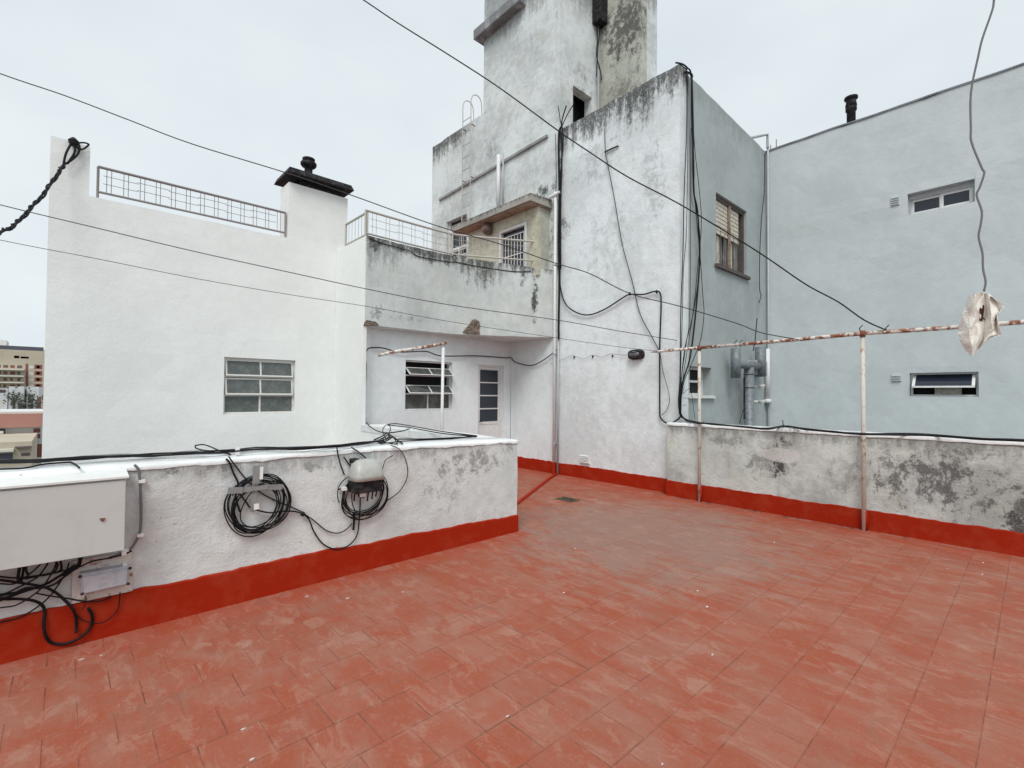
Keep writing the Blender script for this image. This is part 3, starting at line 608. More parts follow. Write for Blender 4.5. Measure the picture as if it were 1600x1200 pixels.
# window in the main wall
def steel_window(parent, fn, W, rows, label, paneM, tilts, lowfix=True, frameM='pink_frame'):
    u0, u1, z0, z1 = W; um = (u0+u1)/2; mb = MB(); d0 = .06
    for a in ((u0+.002, u0+.03, z0+.002, z1-.002), (u1-.03, u1-.002, z0+.002, z1-.002), (u0+.03, u1-.03, z0+.002, z0+.03), (u0+.03, u1-.03, z1-.03, z1-.002)): fbox(mb, fn, a[0], a[1], d0, d0+.05, a[2], a[3])
    zs = [z0+.03]+[z0+(z1-z0)*q for q in rows]+[z1-.03]
    for z in zs[1:-1]: fbox(mb, fn, u0+.03, u1-.03, d0-.005, d0+.04, z-.012, z+.012)
    fbox(mb, fn, um-.014, um+.014, d0+.0, d0+.04, zs[0], zs[1]-.012)
    w_ = obj('window', mb, frameM, parent, label=label)
    for i in range(len(zs)-1):
        a, b = zs[i]+(.012 if i else 0), zs[i+1]-(.012 if i < len(zs)-2 else 0); tl = tilts[i]
        if tl == 0:
            for ua, ub in ((u0+.03, um-.014), (um+.014, u1-.03)): obj('pane', fbox(MB(), fn, ua, ub, d0+.015, d0+.021, a, b), paneM, w_)
            continue
        # hopper sash tilted outwards at its foot, hinged at the top
        b2 = b - tl[1]
        def T(ua, ub, f0, f1, th, off=0):
            za, zb = a+(b2-a)*f0, a+(b2-a)*f1; da, db = d0-tl[0]*(1-f0)+off, d0-tl[0]*(1-f1)+off
            return MB().hexa([fn(ua,da,za), fn(ub,da,za), fn(ub,da+th,za), fn(ua,da+th,za), fn(ua,db,zb), fn(ub,db,zb), fn(ub,db+th,zb), fn(ua,db+th,zb)])
        q = MB()
        for t_ in (T(u0+.03, u1-.03, 0, .09, .02), T(u0+.03, u1-.03, .91, 1, .02), T(u0+.03, u0+.052, .09, .91, .02), T(u1-.052, u1-.03, .09, .91, .02), T(um-.012, um+.012, .09, .91, .02)): q.add(t_.v, t_.f)
        s_ = obj('sash', q, frameM, w_)
        for ua, ub in ((u0+.052, um-.012), (um+.012, u1-.052)): obj('pane', T(ua, ub, .09, .91, .005, .006), paneM, w_)
    return w_
steel_window(lb, fr('y', YA), LW, (.33, .665), 'six pane steel window in the main white wall', 'glass_grey', [0, (.05, .01), (.045, 0)])
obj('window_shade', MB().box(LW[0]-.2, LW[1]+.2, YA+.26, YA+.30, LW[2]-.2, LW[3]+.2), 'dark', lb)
steel_window(lb, fr('y', YR), RW, (.33, .70), 'steel window with two hopper sashes pushed open', 'glass_frost', [0, (.17, .17), (.17, .10)], frameM='metal_white')
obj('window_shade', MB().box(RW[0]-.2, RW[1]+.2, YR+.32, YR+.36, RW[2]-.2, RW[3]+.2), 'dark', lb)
# door
fn = fr('y', YR); u0, u1, z0, z1 = RD; mb = MB()
for a in ((u0+.002, u0+.04, 0, z1-.002), (u1-.06, u1-.002, 0, z1-.002), (u0+.04, u1-.06, z1-.04, z1-.002)): fbox(mb, fn, a[0], a[1], .04, .10, a[2], a[3])
dr = obj('door', mb, 'metal_white', lb, label='white steel door with four glass panes')
mb = MB(); ua, ub = u0+.045, u1-.065
for a in ((ua, ua+.05, .02, z1-.045), (ub-.05, ub, .02, z1-.045), (ua+.05, ub-.05, z1-.09, z1-.045), (ua+.05, ub-.05, .95, 1.0), (ua+.05, ub-.05, .02, .1)): fbox(mb, fn, a[0], a[1], .06, .09, a[2], a[3])
zs = [1.0+(z1-.09-1.0)*k/4 for k in range(5)]
for z in zs[1:-1]: fbox(mb, fn, ua+.05, ub-.05, .06, .09, z-.012, z+.012)
obj('door_leaf', mb, 'metal_white', dr)
for k in range(4): obj('pane', fbox(MB(), fn, ua+.05, ub-.05, .072, .078, zs[k]+.012, zs[k+1]-.012), 'glass_dark', dr)
obj('panel', fbox(MB(), fn, ua+.05, ub-.05, .07, .08, .1, .95), 'metal_white', dr)
obj('handle', MB().tube([(ua+.02, YR+.03, 1.02), (ua+.1, YR+.02, 1.02)], .012, 6), 'black_metal', dr)
obj('skirting', skirt(fr('y', YR), XJ+.25, 6.37, .22), 'red_skirt', lb)
# balcony parapet: straight run, short bend, straight run to the tall wall
plan = [(XJ+.023, 7.70), (4.6, 7.715), (5.3, 7.70), (5.6, 7.66), (5.8, 7.56), (6.2, 7.325), (6.7, 7.02), (7.30, 6.64)]
plan = [tuple(p)[:2] for p in smoothpts([(x, y, 0) for x, y in plan], 6)]
def offs(P, d):
    o_ = []
    for i, p in enumerate(P):
        a = Vector(P[max(0, i-1)]); b = Vector(P[min(len(P)-1, i+1)]); t = (b-a).normalized(); o_.append((p[0]-t.y*d, p[1]+t.x*d))
    return o_
def strip(P, din, dout, z0, z1, zf=None, rough=0):
    A, B = offs(P, -dout), offs(P, din); vs, fs = [], []; m = len(P)
    nzs = 9 if rough else 2
    for i in range(m):
        zt_ = z1 + (zf(P[i]) if zf else 0)
        for j in range(nzs):
            z = z0+(zt_-z0)*j/(nzs-1); e = noise.noise(Vector((A[i][0]*2, A[i][1]*2, z*2)))*rough
            if j == nzs-1 and rough: z += noise.noise(Vector((A[i][0]*5, 1, 1)))*.012
            if j == 0 and rough: z += noise.noise(Vector((A[i][0]*6, 1, 9)))*.008
            vs.append((A[i][0]+e*.4, A[i][1]-e, z))
        vs += [(B[i][0], B[i][1], zt_), (B[i][0], B[i][1], z0)]
    k = nzs+2
    for i in range(m-1): fs += [(i*k+j, (i+1)*k+j, (i+1)*k+(j+1) % k, i*k+(j+1) % k) for j in range(k)]
    return MB().add(vs, fs+[tuple(range(k)), tuple(range((m-1)*k, m*k))[::-1]])
zf = lambda p: -.15*max(0, (p[0]-5.6)/1.7)
bal = obj('balcony_parapet', strip(plan, .15, 0, 2.755, 4.28, zf, rough=.012), 'balcony', lb)
obj('coping', strip(plan, .17, .018, 4.19, 4.235, zf), 'balcony', bal) if False else None
obj('balcony_slab', MB().prism([(p[0], p[1]+.03) for p in plan]+[(7.295, 7.948), (XJ+.2, 7.948)], 2.74, 2.95), 'soffit', lb)
# crack-like painted seam below the coping
seam = [(px, py) for px, py in [(577,372),(600,381),(640,392),(655,401),(700,409),(715,410),(745,416),(800,424),(830,424)]]
sp_ = []
for px, py in seam:
    r = ray(px, py); best = min(((abs((CAMP+r*t)[1]-np.interp((CAMP+r*t)[0], [p[0] for p in plan], [p[1] for p in plan])), t) for t in np.linspace(.006, .016, 900)), key=lambda q: q[0])
    sp_.append(tuple(CAMP+r*(best[1]-.00001)))
obj('crack', MB().tube(smoothpts([(p[0], p[1]-.004, p[2]) for p in sp_]), .009, 4), 'wire', bal)
# spalled plaster with exposed brick
def on_balc(px, py):
    r = ray(px, py); best = min(((abs((CAMP+r*t)[1]-np.interp((CAMP+r*t)[0], [p[0] for p in plan], [p[1] for p in plan])), t) for t in np.linspace(.006, .016, 900)), key=lambda q: q[0])
    return CAMP+r*best[1]
def spall(outline, name='spalled_patch', onf=on_balc):
    P = [onf(*q) for q in outline]; c = sum(P)/len(P); nrm = Vector((-.25, -.96, 0)); vs, fs = [], []; n = len(P)
    rr = random.Random(3)
    for k, s_ in enumerate((1.0, .93, .7, .35)):
        dd = (.004, -.022, -.006, -.016)[k]
        for p in P:
            q = c+(p-c)*s_; e = rr.uniform(-.008, .008) if k else 0
            vs.append((q[0]+nrm.x*-(dd)*-1*0+nrm.x*(.012 if k == 0 else .012+dd*0+e), q[1]+nrm.y*(.012+e if k else .018), q[2]+(rr.uniform(-.01, .01) if k > 1 else 0)))
    vs.append((c[0]+nrm.x*.02, c[1]+nrm.y*.02, c[2]))
    for k in range(3): fs += [(k*n+i, k*n+(i+1) % n, (k+1)*n+(i+1) % n, (k+1)*n+i) for i in range(n)]
    fs += [(3*n+i, 3*n+(i+1) % n, 4*n) for i in range(n)]
    return obj(name, MB().add(vs, fs), 'rubble', bal)
spall([(722,520),(727,513),(733,507),(737,500),(742,499),(748,502),(750,510),(748,517),(750,523),(736,523)])
spall([(567,510),(569,504),(573,500),(580,502),(587,503),(592,509),(580,509)])
# chimney
ch = obj('chimney', wall(fr('y', YA+.004), 2.83, 3.90, 3.9, 5.30, .45, step=.2, amp=.004), 'white', lb)
mb = MB().box(3.05, 3.82, YA+.05, YA+.40, 5.29, 5.43)
obj('chimney_throat', mb, 'black_metal', ch)
CH = [(2.76, YA-.16), (3.955, YA-.16), (3.955, YA+.62), (2.76, YA+.62)]
obj('chimney_cap', MB().hexa([(x, y, 5.42) for x, y in CH]+[(x+(.04 if x < 3 else -.04), y+(.04 if y < YA else -.04), 5.52) for x, y in CH]), 'black_metal', ch)
cpx = ony(482, 268, YA+.2); cx_, cy_ = cpx[0], YA+.2
obj('chimney_pot', MB().lathe((cx_, cy_, 5.51), [(.10, 0), (.10, .06), (.07, .09), (.07, .22), (.12, .25), (.14, .28), (.14, .32), (.06, .35), (.11, .37), (.11, .40), (.03, .42)], 14), 'black_metal', ch, smooth=True)

# roof railings
def railing(name, label, path, zb, zt_, mat, step, group, zoff=None, mesh=True, posts=(), loc=None):
    t = thing(name, label, 'railing', (path[0][0], path[0][1], zb), group)
    zo = zoff or (lambda p: 0)
    for nm, z, r in (('top_rail', zt_, .020), ('bottom_rail', zb, .017)): obj(nm, MB().tube([(p[0], p[1], z+zo(p)) for p in path], r, 6), mat, t)
    L_ = [0]
    for a, b in zip(path, path[1:]): L_.append(L_[-1]+math.hypot(b[0]-a[0], b[1]-a[1]))
    at = lambda s_: (float(np.interp(s_, L_, [p[0] for p in path])), float(np.interp(s_, L_, [p[1] for p in path])))
    for s_ in posts:
        p = at(s_*L_[-1]); obj('post', MB().tube([(p[0], p[1], zb-.08+zo(p)), (p[0], p[1], zt_+zo(p))], .018, 6), mat, t)
    s_ = step; k = 0
    while s_ < L_[-1]-step*.4:
        p = at(s_); obj('baluster', MB().tube([(p[0], p[1], zb+zo(p)), (p[0], p[1], zt_+zo(p))], .0048, 5), mat, t)
        s_ += step*(.55 if k % 2 == 0 else 1.45) if mesh else step; k += 1
    if mesh:
        # short overlapping grid bars, staggered
        s_ = step*.6; k = 0
        while s_ < L_[-1]-step*2:
            e = min(L_[-1]-.02, s_+step*4.2)
            for f_ in (.36, .68):
                z = zb+(zt_-zb)*(f_+(.05 if k % 2 else 0)); q = [at(s_+(e-s_)*j/4) for j in range(5)]
                obj('grid_bar', MB().tube([(p[0], p[1]-.008, z+zo(p)) for p in q], .0042, 4), mat, t)
            s_ += step*4.0; k += 1
    return t
railing('roof_railing', 'grey metal roof railing between the raised corner and the chimney', [(.29, YA+.06), (2.80, YA+.06)], 4.40, 4.755, 'rail_grey', .095, 'railings on the annex roof', posts=(0, 1), zoff=lambda p: 0)
railing('roof_railing', 'short railing with plain bars on the side wall right of the chimney', [(XJ+.06, 8.62), (XJ+.06, 7.76)], 4.32, 4.70, 'rail_paint', .13, 'railings on the annex roof', mesh=False, posts=(0, 1))
rpath = [(p[0], p[1]+.05) for p in plan]; rpath[-1] = (7.10, 6.86)
rpath = [p for p in rpath if p[0] < 7.05]+[(7.08, 6.83)]
railing('balcony_railing', 'cream railing following the bend of the stained balcony parapet', rpath, 4.33, 4.72, 'rail_paint', .13, None, posts=(0, .475, .50, 1), zoff=lambda p: -.02*max(0, (p[0]-5.6)/1.5))

# ladder on the tower wall
ld = thing('steel_ladder', 'thin rusty white ladder fixed to the tower wall with hooped top', 'ladder', (7.18, 9.5, 4.0))
yl, yr_ = 9.66, 9.33
for yy in (yl, yr_):
    hoop = [(7.18, yy, 4.2), (7.18, yy, 8.55), (7.18, yy, 8.78), (7.24, yy, 8.93), (7.38, yy, 8.98), (7.5, yy, 8.85), (7.53, yy, 8.3)]
    obj('stringer', MB().tube([hoop[0], hoop[1]]+smoothpts(hoop[1:], 4)[1:], .011, 6), 'rail_paint', ld)
for k in range(14): z = 4.35+k*.31; obj('rung', MB().tube([(7.18, yl, z), (7.18, yr_, z)], .009, 5), 'rail_paint', ld)
for z in (5.4, 6.9, 8.2):
    for yy in (yl, yr_): obj('bracket', MB().tube([(7.18, yy, z), (7.31, yy, z)], .012, 5), 'rust', ld)

# ================================================================ far city
def yb(px, py, Y): return ony(px, py, Y)
def far_building(Y, px0, px1, pyt, pyb, label, wallM, rows=(), depth=12, name='apartment_building', roofM=None, cat='building', winM='brown_wood', extra=None):
    a = yb(px0, pyt, Y); b = yb(px1, pyt, Y); c = yb(px0, pyb, Y)
    t = thing(name, label, cat, (a[0], Y, c[2])); x0, x1, z1, z0 = a[0], b[0], yb(33, pyt, Y)[2], -24
    obj('wall', MB().box(x0, x1, Y, Y+depth, z0, z1), wallM, t)
    s_ = Y/757.0*1.0
    for (qx0, qx1, qy0, qy1, kind) in rows:
        p = yb(qx0, qy0, Y); q = yb(qx1, qy1, Y); m_ = MB().box(p[0], q[0], Y-.02*s_ if kind[0] != 'b' else Y-8*s_, Y+.5*s_, yb(33, qy1, Y)[2], yb(33, qy0, Y)[2])
        obj({'w': 'window', 'p': 'panel', 'b': 'balcony', 'c': 'cornice', 'r': 'roof'}[kind[0]], m_, kind[1:], t)
    return t
M['far_beige'] = simple('far_beige_render', (.50, .44, .34), .9, var=.15, ns=.3)
M['far_white'] = simple('far_white_render', (.66, .67, .67), .9, var=.2, ns=.3)
M['far_brown'] = simple('far_brown_brick', (.24, .09, .07), .9, var=.2, ns=.3)
M['far_window'] = simple('far_window_glass', (.13, .10, .10), .4, var=.5, ns=.3)
M['far_dark'] = simple('far_dark_band', (.10, .10, .13), .9)
M['far_pink'] = simple('far_pink_tiles', (.42, .21, .17), .9, var=.2, ns=.4)
M['far_slab'] = simple('far_slab', (.62, .60, .52), .9)
rows = [(-30, 68, 541, 547, 'cfar_dark'), (-30, 68, 549, 567, 'pfar_beige')]
rr = random.Random(5)
for k in range(4):
    y0 = 569+k*10
    rows += [(40, 44, y0-1, y0+9, 'pfar_brown'), (54, 66, y0, y0+7, 'pfar_brown'), (57, 62, y0+1.5, y0+5.5, 'wfar_window'), (-30, 38, y0+8, y0+10, 'bfar_slab')]
    for q in range(6): rows.append((-28+q*11, -28+q*11+rr.uniform(4, 8), y0+2, y0+6.5, 'wfar_window' if q % 2 else 'wfar_brown'))
    rows.append((46, 52, y0+2, y0+6, 'wfar_white'))
rows += [(22, 30, 556, 560, 'wfar_white'), (32, 45, 557, 560, 'wfar_brown')]
far_building(110, -60, 78, 545, 700, 'distant beige and brick apartment block with dark roof band', 'far_beige', rows)
far_building(118, 0, 10, 533, 545, 'small pale rooftop room on top of the distant apartment block', 'far_white', name='rooftop_room', depth=5)
far_building(82, -60, 12, 607, 700, 'distant low pale building with a grey window at the far left', 'far_white', [(-10, 9, 609, 614, 'wfar_window'), (2, 8, 625, 634, 'wfar_slab'), (-20, -4, 622, 630, 'wfar_window')], name='white_house')
far_building(78, 14, 37, 604, 700, 'distant white house with a dark square opening in front of the brick block', 'far_white', [(25, 29, 618, 622, 'wfar_window'), (17, 24, 629, 633, 'wfar_dark'), (28, 41, 631, 641, 'wfar_window')], name='white_house')
far_building(80, 42, 61, 604, 700, 'distant white house nearest the annex with leafy green stain', 'far_white', [(44, 52, 616, 630, 'wfar_window'), (58, 64, 620, 641, 'pfar_brown')], name='white_house')
for px_, py_, s_ in ((50, 625, 1.5), (46, 632, 1.1), (22, 622, .9)):
    c = yb(px_, py_, 77.5); mb = MB()
    for _ in range(160):
        a = Vector((rr.gauss(0, .45), rr.gauss(0, .45), rr.gauss(0, .4)))*s_+Vector(c); d1 = Vector((rr.uniform(-1, 1), rr.uniform(-1, 1), rr.uniform(-1, 1)))*.22; d2 = Vector((rr.uniform(-1, 1), rr.uniform(-1, 1), rr.uniform(-1, 1)))*.22
        mb.add([a, a+d1, a+d2], [(0, 1, 2)])
    tr = thing('roof_tree', 'distant small leafy tree among the white houses, %s' % ('nearest the annex wall' if px_ == 50 else 'lowest of the three' if px_ == 46 else 'farthest left'), 'tree', (c[0], c[1], c[2]-2*s_))
    obj('crown', mb, simple('far_leaves', (.07, .09, .06), .9), tr); obj('trunk', MB().tube([(c[0], c[1], -24), (c[0], c[1], c[2])], .12, 5), 'brown_wood', tr)
# terracotta roofed row
far_building(60, -60, 66, 645, 760, 'distant pink roofed house row with white walls below', 'far_white',
    [(-60, 66, 643, 645, 'cfar_slab'), (-60, 66, 646, 667, 'bfar_pink'), (-30, 8, 669, 688, 'wfar_dark'), (10, 28, 680, 687, 'wfar_brown'), (52, 63, 670, 677, 'wfar_brown'), (52, 63, 679, 686, 'wfar_brown'), (-30, 6, 672, 676, 'bfar_slab'),
     (-30, 20, 706, 716, 'wfar_dark'), (53, 66, 695, 716, 'wfar_brown'), (32, 48, 706, 712, 'wfar_window')], name='pink_roofed_house')
far_building(50, -50, 50, 690, 760, 'distant low white house just above the parapet', 'far_beige', [(-20, 22, 700, 704, 'bfar_slab'), (-20, 20, 707, 718, 'wfar_dark'), (33, 47, 708, 713, 'wfar_window'), (24, 50, 697, 699, 'bfar_window')], name='white_house')

# ================================================================ CLOTHESLINE FRAME
cf = thing('clothesline_frame', 'rusty clothesline pipe frame with two visible posts against the right parapet', 'clothesline', (7.05, 1.4, 0))
XB = 7.05
bar = [onx(p[0], p[1], XB) for p in ((1018, 550), (1092, 543.5), (1230, 532), (1349, 521), (1470, 513), (1600, 503))]
b0 = bar[-1]; bar += [(XB, -1.6, b0[2]+.02), (XB, -3.0, b0[2]+.03)]
obj('crossbar', MB().tube([bar[1]]+bar[2:], .024, 8), 'rust_pipe', cf, smooth=True)
obj('bar_stub', MB().tube([bar[0], onx(1030, 549, XB), (bar[1][0], bar[1][1]+.001, bar[1][2])], lambda t: .013 if t < .4 else .022, 8), 'rust_pipe', cf, smooth=True)
for px_, yy in ((1092, 3.46), (1349, 1.415), (0, -.75)):
    zt_ = float(np.interp(-yy, [-b[1] for b in bar], [b[2] for b in bar]))
    p_ = obj('post', MB().tube([(XB+.01, yy, .0), (XB+.005, yy, zt_-.02)], .024, 8), 'rust_post', cf, smooth=True)
    obj('post_foot', MB().tube([(XB+.02, yy, 0), (XB+.02, yy, .23)], .034, 8), 'red_skirt', cf, smooth=True)
    obj('clamp', MB().tube([(XB, yy, zt_-.04), (XB, yy, zt_+.035)], .030, 8), 'rust', cf, smooth=True)
for px_ in (1345, 1386, 1150, 1158): 
    q = onx(px_, 517 if px_ > 1300 else 539, XB); obj('wire_tie', MB().tube([(q[0], q[1], q[2]-.03), (q[0]-.02, q[1]+.01, q[2]+.03), (q[0], q[1]-.02, q[2]+.07)], .006, 4), 'wire', cf)

sf = thing('clothesline_frame', 'white post with a rusty broken crossbar in front of the recessed steel window', 'clothesline', (4.81, 7.0, 0))
obj('post', MB().tube([(4.81, 7.0, 0), (4.83, 7.0, 2.40)], .027, 8), 'metal_white', sf, smooth=True)
pl = [ony(592, 555, 7.0), ony(620, 549, 7.0), ony(660, 543, 7.0), ony(697, 536, 7.0)]
obj('crossbar', MB().tube(pl, .026, 8), 'rust_pipe', sf, smooth=True)

# ================================================================ SERVICES ON THE WALLS
ca = thing('utility_cabinet', 'long pale grey metal cabinet hung on the left parapet', 'cabinet', (-.3, 3.95, .6))
xr = .30
cz0, cz1 = .598, 1.062
obj('body', MB().box(-1.35, xr, 3.925, 4.125, cz0+.01, cz1-.01), 'cabinet', ca, bevel=.004)
obj('door', MB().box(-1.34, xr-.003, 3.905, 3.923, cz0, cz1-.025), 'cabinet', ca, bevel=.003)
obj('lid', MB().hexa([(-1.37,3.895,cz1-.012),(xr+.012,3.895,cz1-.012),(xr+.012,4.124,cz1+.006),(-1.37,4.124,cz1+.006),(-1.37,3.895,cz1),(xr+.012,3.895,cz1),(xr+.012,4.124,cz1+.02),(-1.37,4.124,cz1+.02)]), simple('lid_lit_white', (.74,.75,.73), .4, var=.05), ca)  # paler than the body: the brightness of the lit top is in its colour
lk = ony(160, 812, 3.9)
obj('lock', MB().lathe((lk[0], 3.905, lk[2]), [(.010, 0), (.010, -.008), (.004, -.010)], 10, 'y').box(lk[0]-.012, lk[0]+.012, 3.897, 3.9045, lk[2]+.004, lk[2]+.009), 'rust', ca)
jb = thing('junction_box', 'small grey cast junction box tilted below the end of the cabinet', 'junction box', (.22, 4.05, .34))
a = ony(125, 897, 4.04); b = ony(128, 930, 4.04); c = ony(203, 884, 4.04); d = ony(200, 914, 4.04)
bk_y = 4.125
obj('body', MB().hexa([(b[0],4.04,b[2]), (d[0],4.04,d[2]), (d[0],bk_y,d[2]), (b[0],bk_y,b[2]), (a[0],4.04,a[2]), (c[0],4.04,c[2]), (c[0],bk_y,c[2]), (a[0],bk_y,a[2])]), 'jbox', jb, bevel=.006)
obj('cover', MB().hexa([(b[0]+.01,4.028,b[2]+.01), (d[0]-.01,4.028,d[2]+.01), (d[0]-.01,4.041,d[2]+.01), (b[0]+.01,4.041,b[2]+.01), (a[0]+.01,4.028,a[2]-.02), (c[0]-.01,4.028,c[2]-.02), (c[0]-.01,4.041,c[2]-.02), (a[0]+.01,4.041,a[2]-.02)]), 'jbox', jb, bevel=.004)
for q in (a, c, b, d):
    obj('screw', MB().lathe((q[0], 4.03, q[2]+(-.012 if q in (a, c) else .012)), [(.009, 0), (.009, -.008), (.003, -.012)], 8, 'y'), 'black_metal', jb)
obj('backing_plate', MB().box(.06, .36, 4.108, 4.124, .265, .53), simple('rusty_plate', (.60, .56, .53), .7, col2=(.30, .14, .09), ns=14, thr=(.55,.68)), jb)

# cable tangle below the cabinet
tg = thing('cable_tangle', 'tangle of black cables hanging below the grey cabinet', 'cables', (0, 4.05, .4))
def zo(P, o=(0, 860), s_=6.667): return [(o[0]+x/s_, o[1]+y/s_) for x, y in P]
T = [([(-300,380),(0,500),(180,500),(330,510),(430,560),(465,640),(455,760),(475,880),(530,960),(650,975),(780,930),(900,850),(960,760),(955,660),(920,590)], .013),
     ([(-200,300),(0,310),(200,330),(420,370),(560,430),(680,520),(760,610),(790,700),(795,800),(790,860)], .012),
     ([(-300,520),(0,460),(250,420),(480,350),(600,280),(740,200),(820,130),(830,40)], .013),
     ([(-200,560),(0,520),(200,450),(420,380),(560,300),(690,210),(780,150)], .008),
     ([(-200,640),(0,595),(150,580),(280,510),(420,400),(500,300),(560,200),(590,120)], .007),
     ([(-200,780),(0,745),(200,700),(380,590),(520,470),(620,340),(680,240),(720,120)], .007),
     ([(-200,470),(0,470),(200,380),(380,280),(470,180),(520,90)], .007),
     ([(-200,340),(0,350),(160,340),(300,250),(400,170),(480,80)], .007),
     ([(-200,250),(0,270),(180,280),(420,260),(640,220),(820,170),(960,110),(1150,80),(1300,40),(1370,0)], .008),
     ([(-300,540),(-100,480),(60,490),(260,400),(420,390),(560,350),(650,290),(790,190)], .011),
     ([(380,440),(540,470),(700,500),(850,525),(1000,525),(1110,505),(1160,480)], .007),
     ([(560,420),(700,560),(820,700),(920,745),(1060,750),(1170,690),(1235,600),(1250,430)], .005),
     ([(890,470),(900,520),(880,580),(850,620)], .004),
     ([(215,120),(200,200),(190,300),(230,330)], .012), ([(280,110),(270,200),(300,260)], .010), ([(245,110),(240,230),(215,310)], .009),
     ([(620,80),(640,160),(620,220),(500,250),(260,290)], .010), ([(850,30),(840,110),(800,190),(680,210)], .011), ([(550,90),(600,150),(560,230),(440,260)], .009)]
for i, (P, r) in enumerate(T):
    off = 4.10-.012*(i % 5)
    pp = pxs(zo(P), 'y', off); pp = [(p[0], min(p[1], 4.095)+.01*math.sin(j*1.7+i), p[2]) for j, p in enumerate(pp)]
    cable(pp, r*.66, 'black_cable', tg)
for (x, y) in ((1300, 160), (1290, 25)):
    q = ony(*zo([(x, y)])[0], 4.08); obj('clip', MB().box(q[0]-.012, q[0]+.012, 4.06, 4.12, q[2]-.012, q[2]+.012), 'white_plastic', tg)
# cable looping down beside the cabinet
c1 = cable(pxs([(210,726),(216,733),(218,745),(220,780),(220,820),(216,838),(205,856),(192,864),(170,872)], 'y', 4.10), .0085, 'grey_cable', name='wall_cable')
tag(c1, 'grey cable clipped down the wall beside the cabinet', 'cable')
for p in ((221, 752), (219, 836), (195, 860)):
    q = ony(*p, 4.10); o = obj('cable_clip', MB().box(q[0]-.016, q[0]+.02, 4.085, 4.122, q[2]-.010, q[2]+.010), 'white_plastic', loc=(q[0], 4.1, q[2]))
    tag(o, {752: 'white cable clip near the top of the cable beside the cabinet', 836: 'white cable clip halfway down the cable beside the cabinet', 860: 'white cable clip at the lower right corner of the cabinet'}[p[1]], 'cable clip', 'clips on the cabinet cable')

# coils
def coil(c, rx, rz, turns, seed, y=4.10, r=.006, drift=.02, part=None, n=44):
    rr = random.Random(seed); pts = []; ph = rr.uniform(0, 6)
    for i in range(turns*n+1):
        t = i/n; a = 2*math.pi*t+ph; k = 1+drift*math.sin(t*2.3+seed)*2.2+drift*.8*math.sin(a*2+t*5)
        dx = drift*.6*math.sin(t*1.7); dz = -abs(drift*.9*math.sin(t*2.9+1))
        pts.append((c[0]+rx*k*math.cos(a)+dx, y-.028*(.5+.5*math.sin(t*3.1)), c[2]+rz*k*math.sin(a)+dz))
    return MB().tube(pts, r, 5)
k1 = thing('cable_coil', 'black cable coil on a grey cross shaped bracket', 'cable coil', (1.12, 4.1, .76), 'cable coils on the left parapet')
cc = ony(403, 781, 4.1)
for i in range(3): obj('cable', coil(cc, .200-.016*i, .188-.012*i, 4, 11+i, r=.0045, drift=.045+.02*i), 'black_cable', k1, smooth=True)
cable(pxs([(353,717),(358,722),(365,740),(372,756),(368,775),(375,800)], 'y', 4.11), .007, 'black_cable', k1)
cable(pxs([(357,713),(368,728),(384,748),(405,768),(430,782),(450,790),(470,799),(474,802)], 'y', 4.11), .005, 'black_cable', k1)
cable(pxs([(375,772),(385,785),(393,794),(420,801),(440,799),(460,799),(474,803)], 'y', 4.10), .006, 'black_cable', k1)
br = thing('cross_bracket', 'grey metal cross bracket with slotted ends holding the left cable coil', 'bracket', (1.1, 4.07, .8))
def bar2(p, q, w_, y0, y1):
    P, Q = Vector(ony(*p, 4.06)), Vector(ony(*q, 4.06)); t = (Q-P).normalized(); n_ = Vector((-t.z, 0, t.x))*w_/2
    return MB().hexa([tuple(v) for v in ((P.x-n_.x, y0, P.z-n_.z), (Q.x-n_.x, y0, Q.z-n_.z), (Q.x-n_.x, y1, Q.z-n_.z), (P.x-n_.x, y1, P.z-n_.z), (P.x+n_.x, y0, P.z+n_.z), (Q.x+n_.x, y0, Q.z+n_.z), (Q.x+n_.x, y1, Q.z+n_.z), (P.x+n_.x, y1, P.z+n_.z))])
obj('arm', bar2((355, 766), (378, 765), .045, 4.035, 4.045), 'bracket', br)
obj('arm', bar2((377, 766), (420, 760), .034, 4.046, 4.056), 'bracket', br)
obj('arm', bar2((419, 761), (440, 760), .040, 4.035, 4.045), 'bracket', br)
obj('arm', bar2((400, 727), (399, 755), .050, 4.035, 4.045), 'bracket', br)
obj('arm', bar2((398, 752), (395, 800), .030, 4.057, 4.067), 'bracket', br)
obj('prong', bar2((407, 729), (406, 748), .020, 4.020, 4.034), 'white_plastic', br)
obj('standoff', MB().tube([ony(398, 764, 4.06), ony(398, 764, 4.13)], .012, 6), 'bracket', br)
obj('tag', bar2((399, 786), (399, 795), .035, 4.03, 4.034), 'white_plastic', br)
k2 = thing('cable_coil', 'black cable coil hanging behind the pale plastic dome', 'cable coil', (1.98, 4.1, .73), 'cable coils on the left parapet')
cc = ony(568, 767, 4.1)
for i in range(3): obj('cable', coil(cc, .200-.010*i, .196-.010*i, 3, 31+i, r=.0045, drift=.04+.012*i), 'black_cable', k2, smooth=True)
for P, r in (([(611,696),(624,702),(633,716),(637,735),(634,752),(622,770),(604,783)], .0045), ([(526,697),(528,710),(532,726),(538,742)], .006), ([(537,714),(545,725),(552,735)], .006),
             ([(549,699),(560,706),(572,716)], .006), ([(597,735),(601,722),(606,716),(614,712)], .004), ([(553,800),(553,815),(552,828)], .010),
             ([(474,803),(483,812),(490,830),(505,850),(525,858),(545,852),(558,835),(562,800),(563,775)], .006), ([(474,802),(490,813),(510,829),(527,833),(540,828),(550,818)], .005),
             ([(528,765),(540,762),(552,759)], .007)):
    cable(pxs(P, 'y', 4.105), r, 'black_cable', k2)
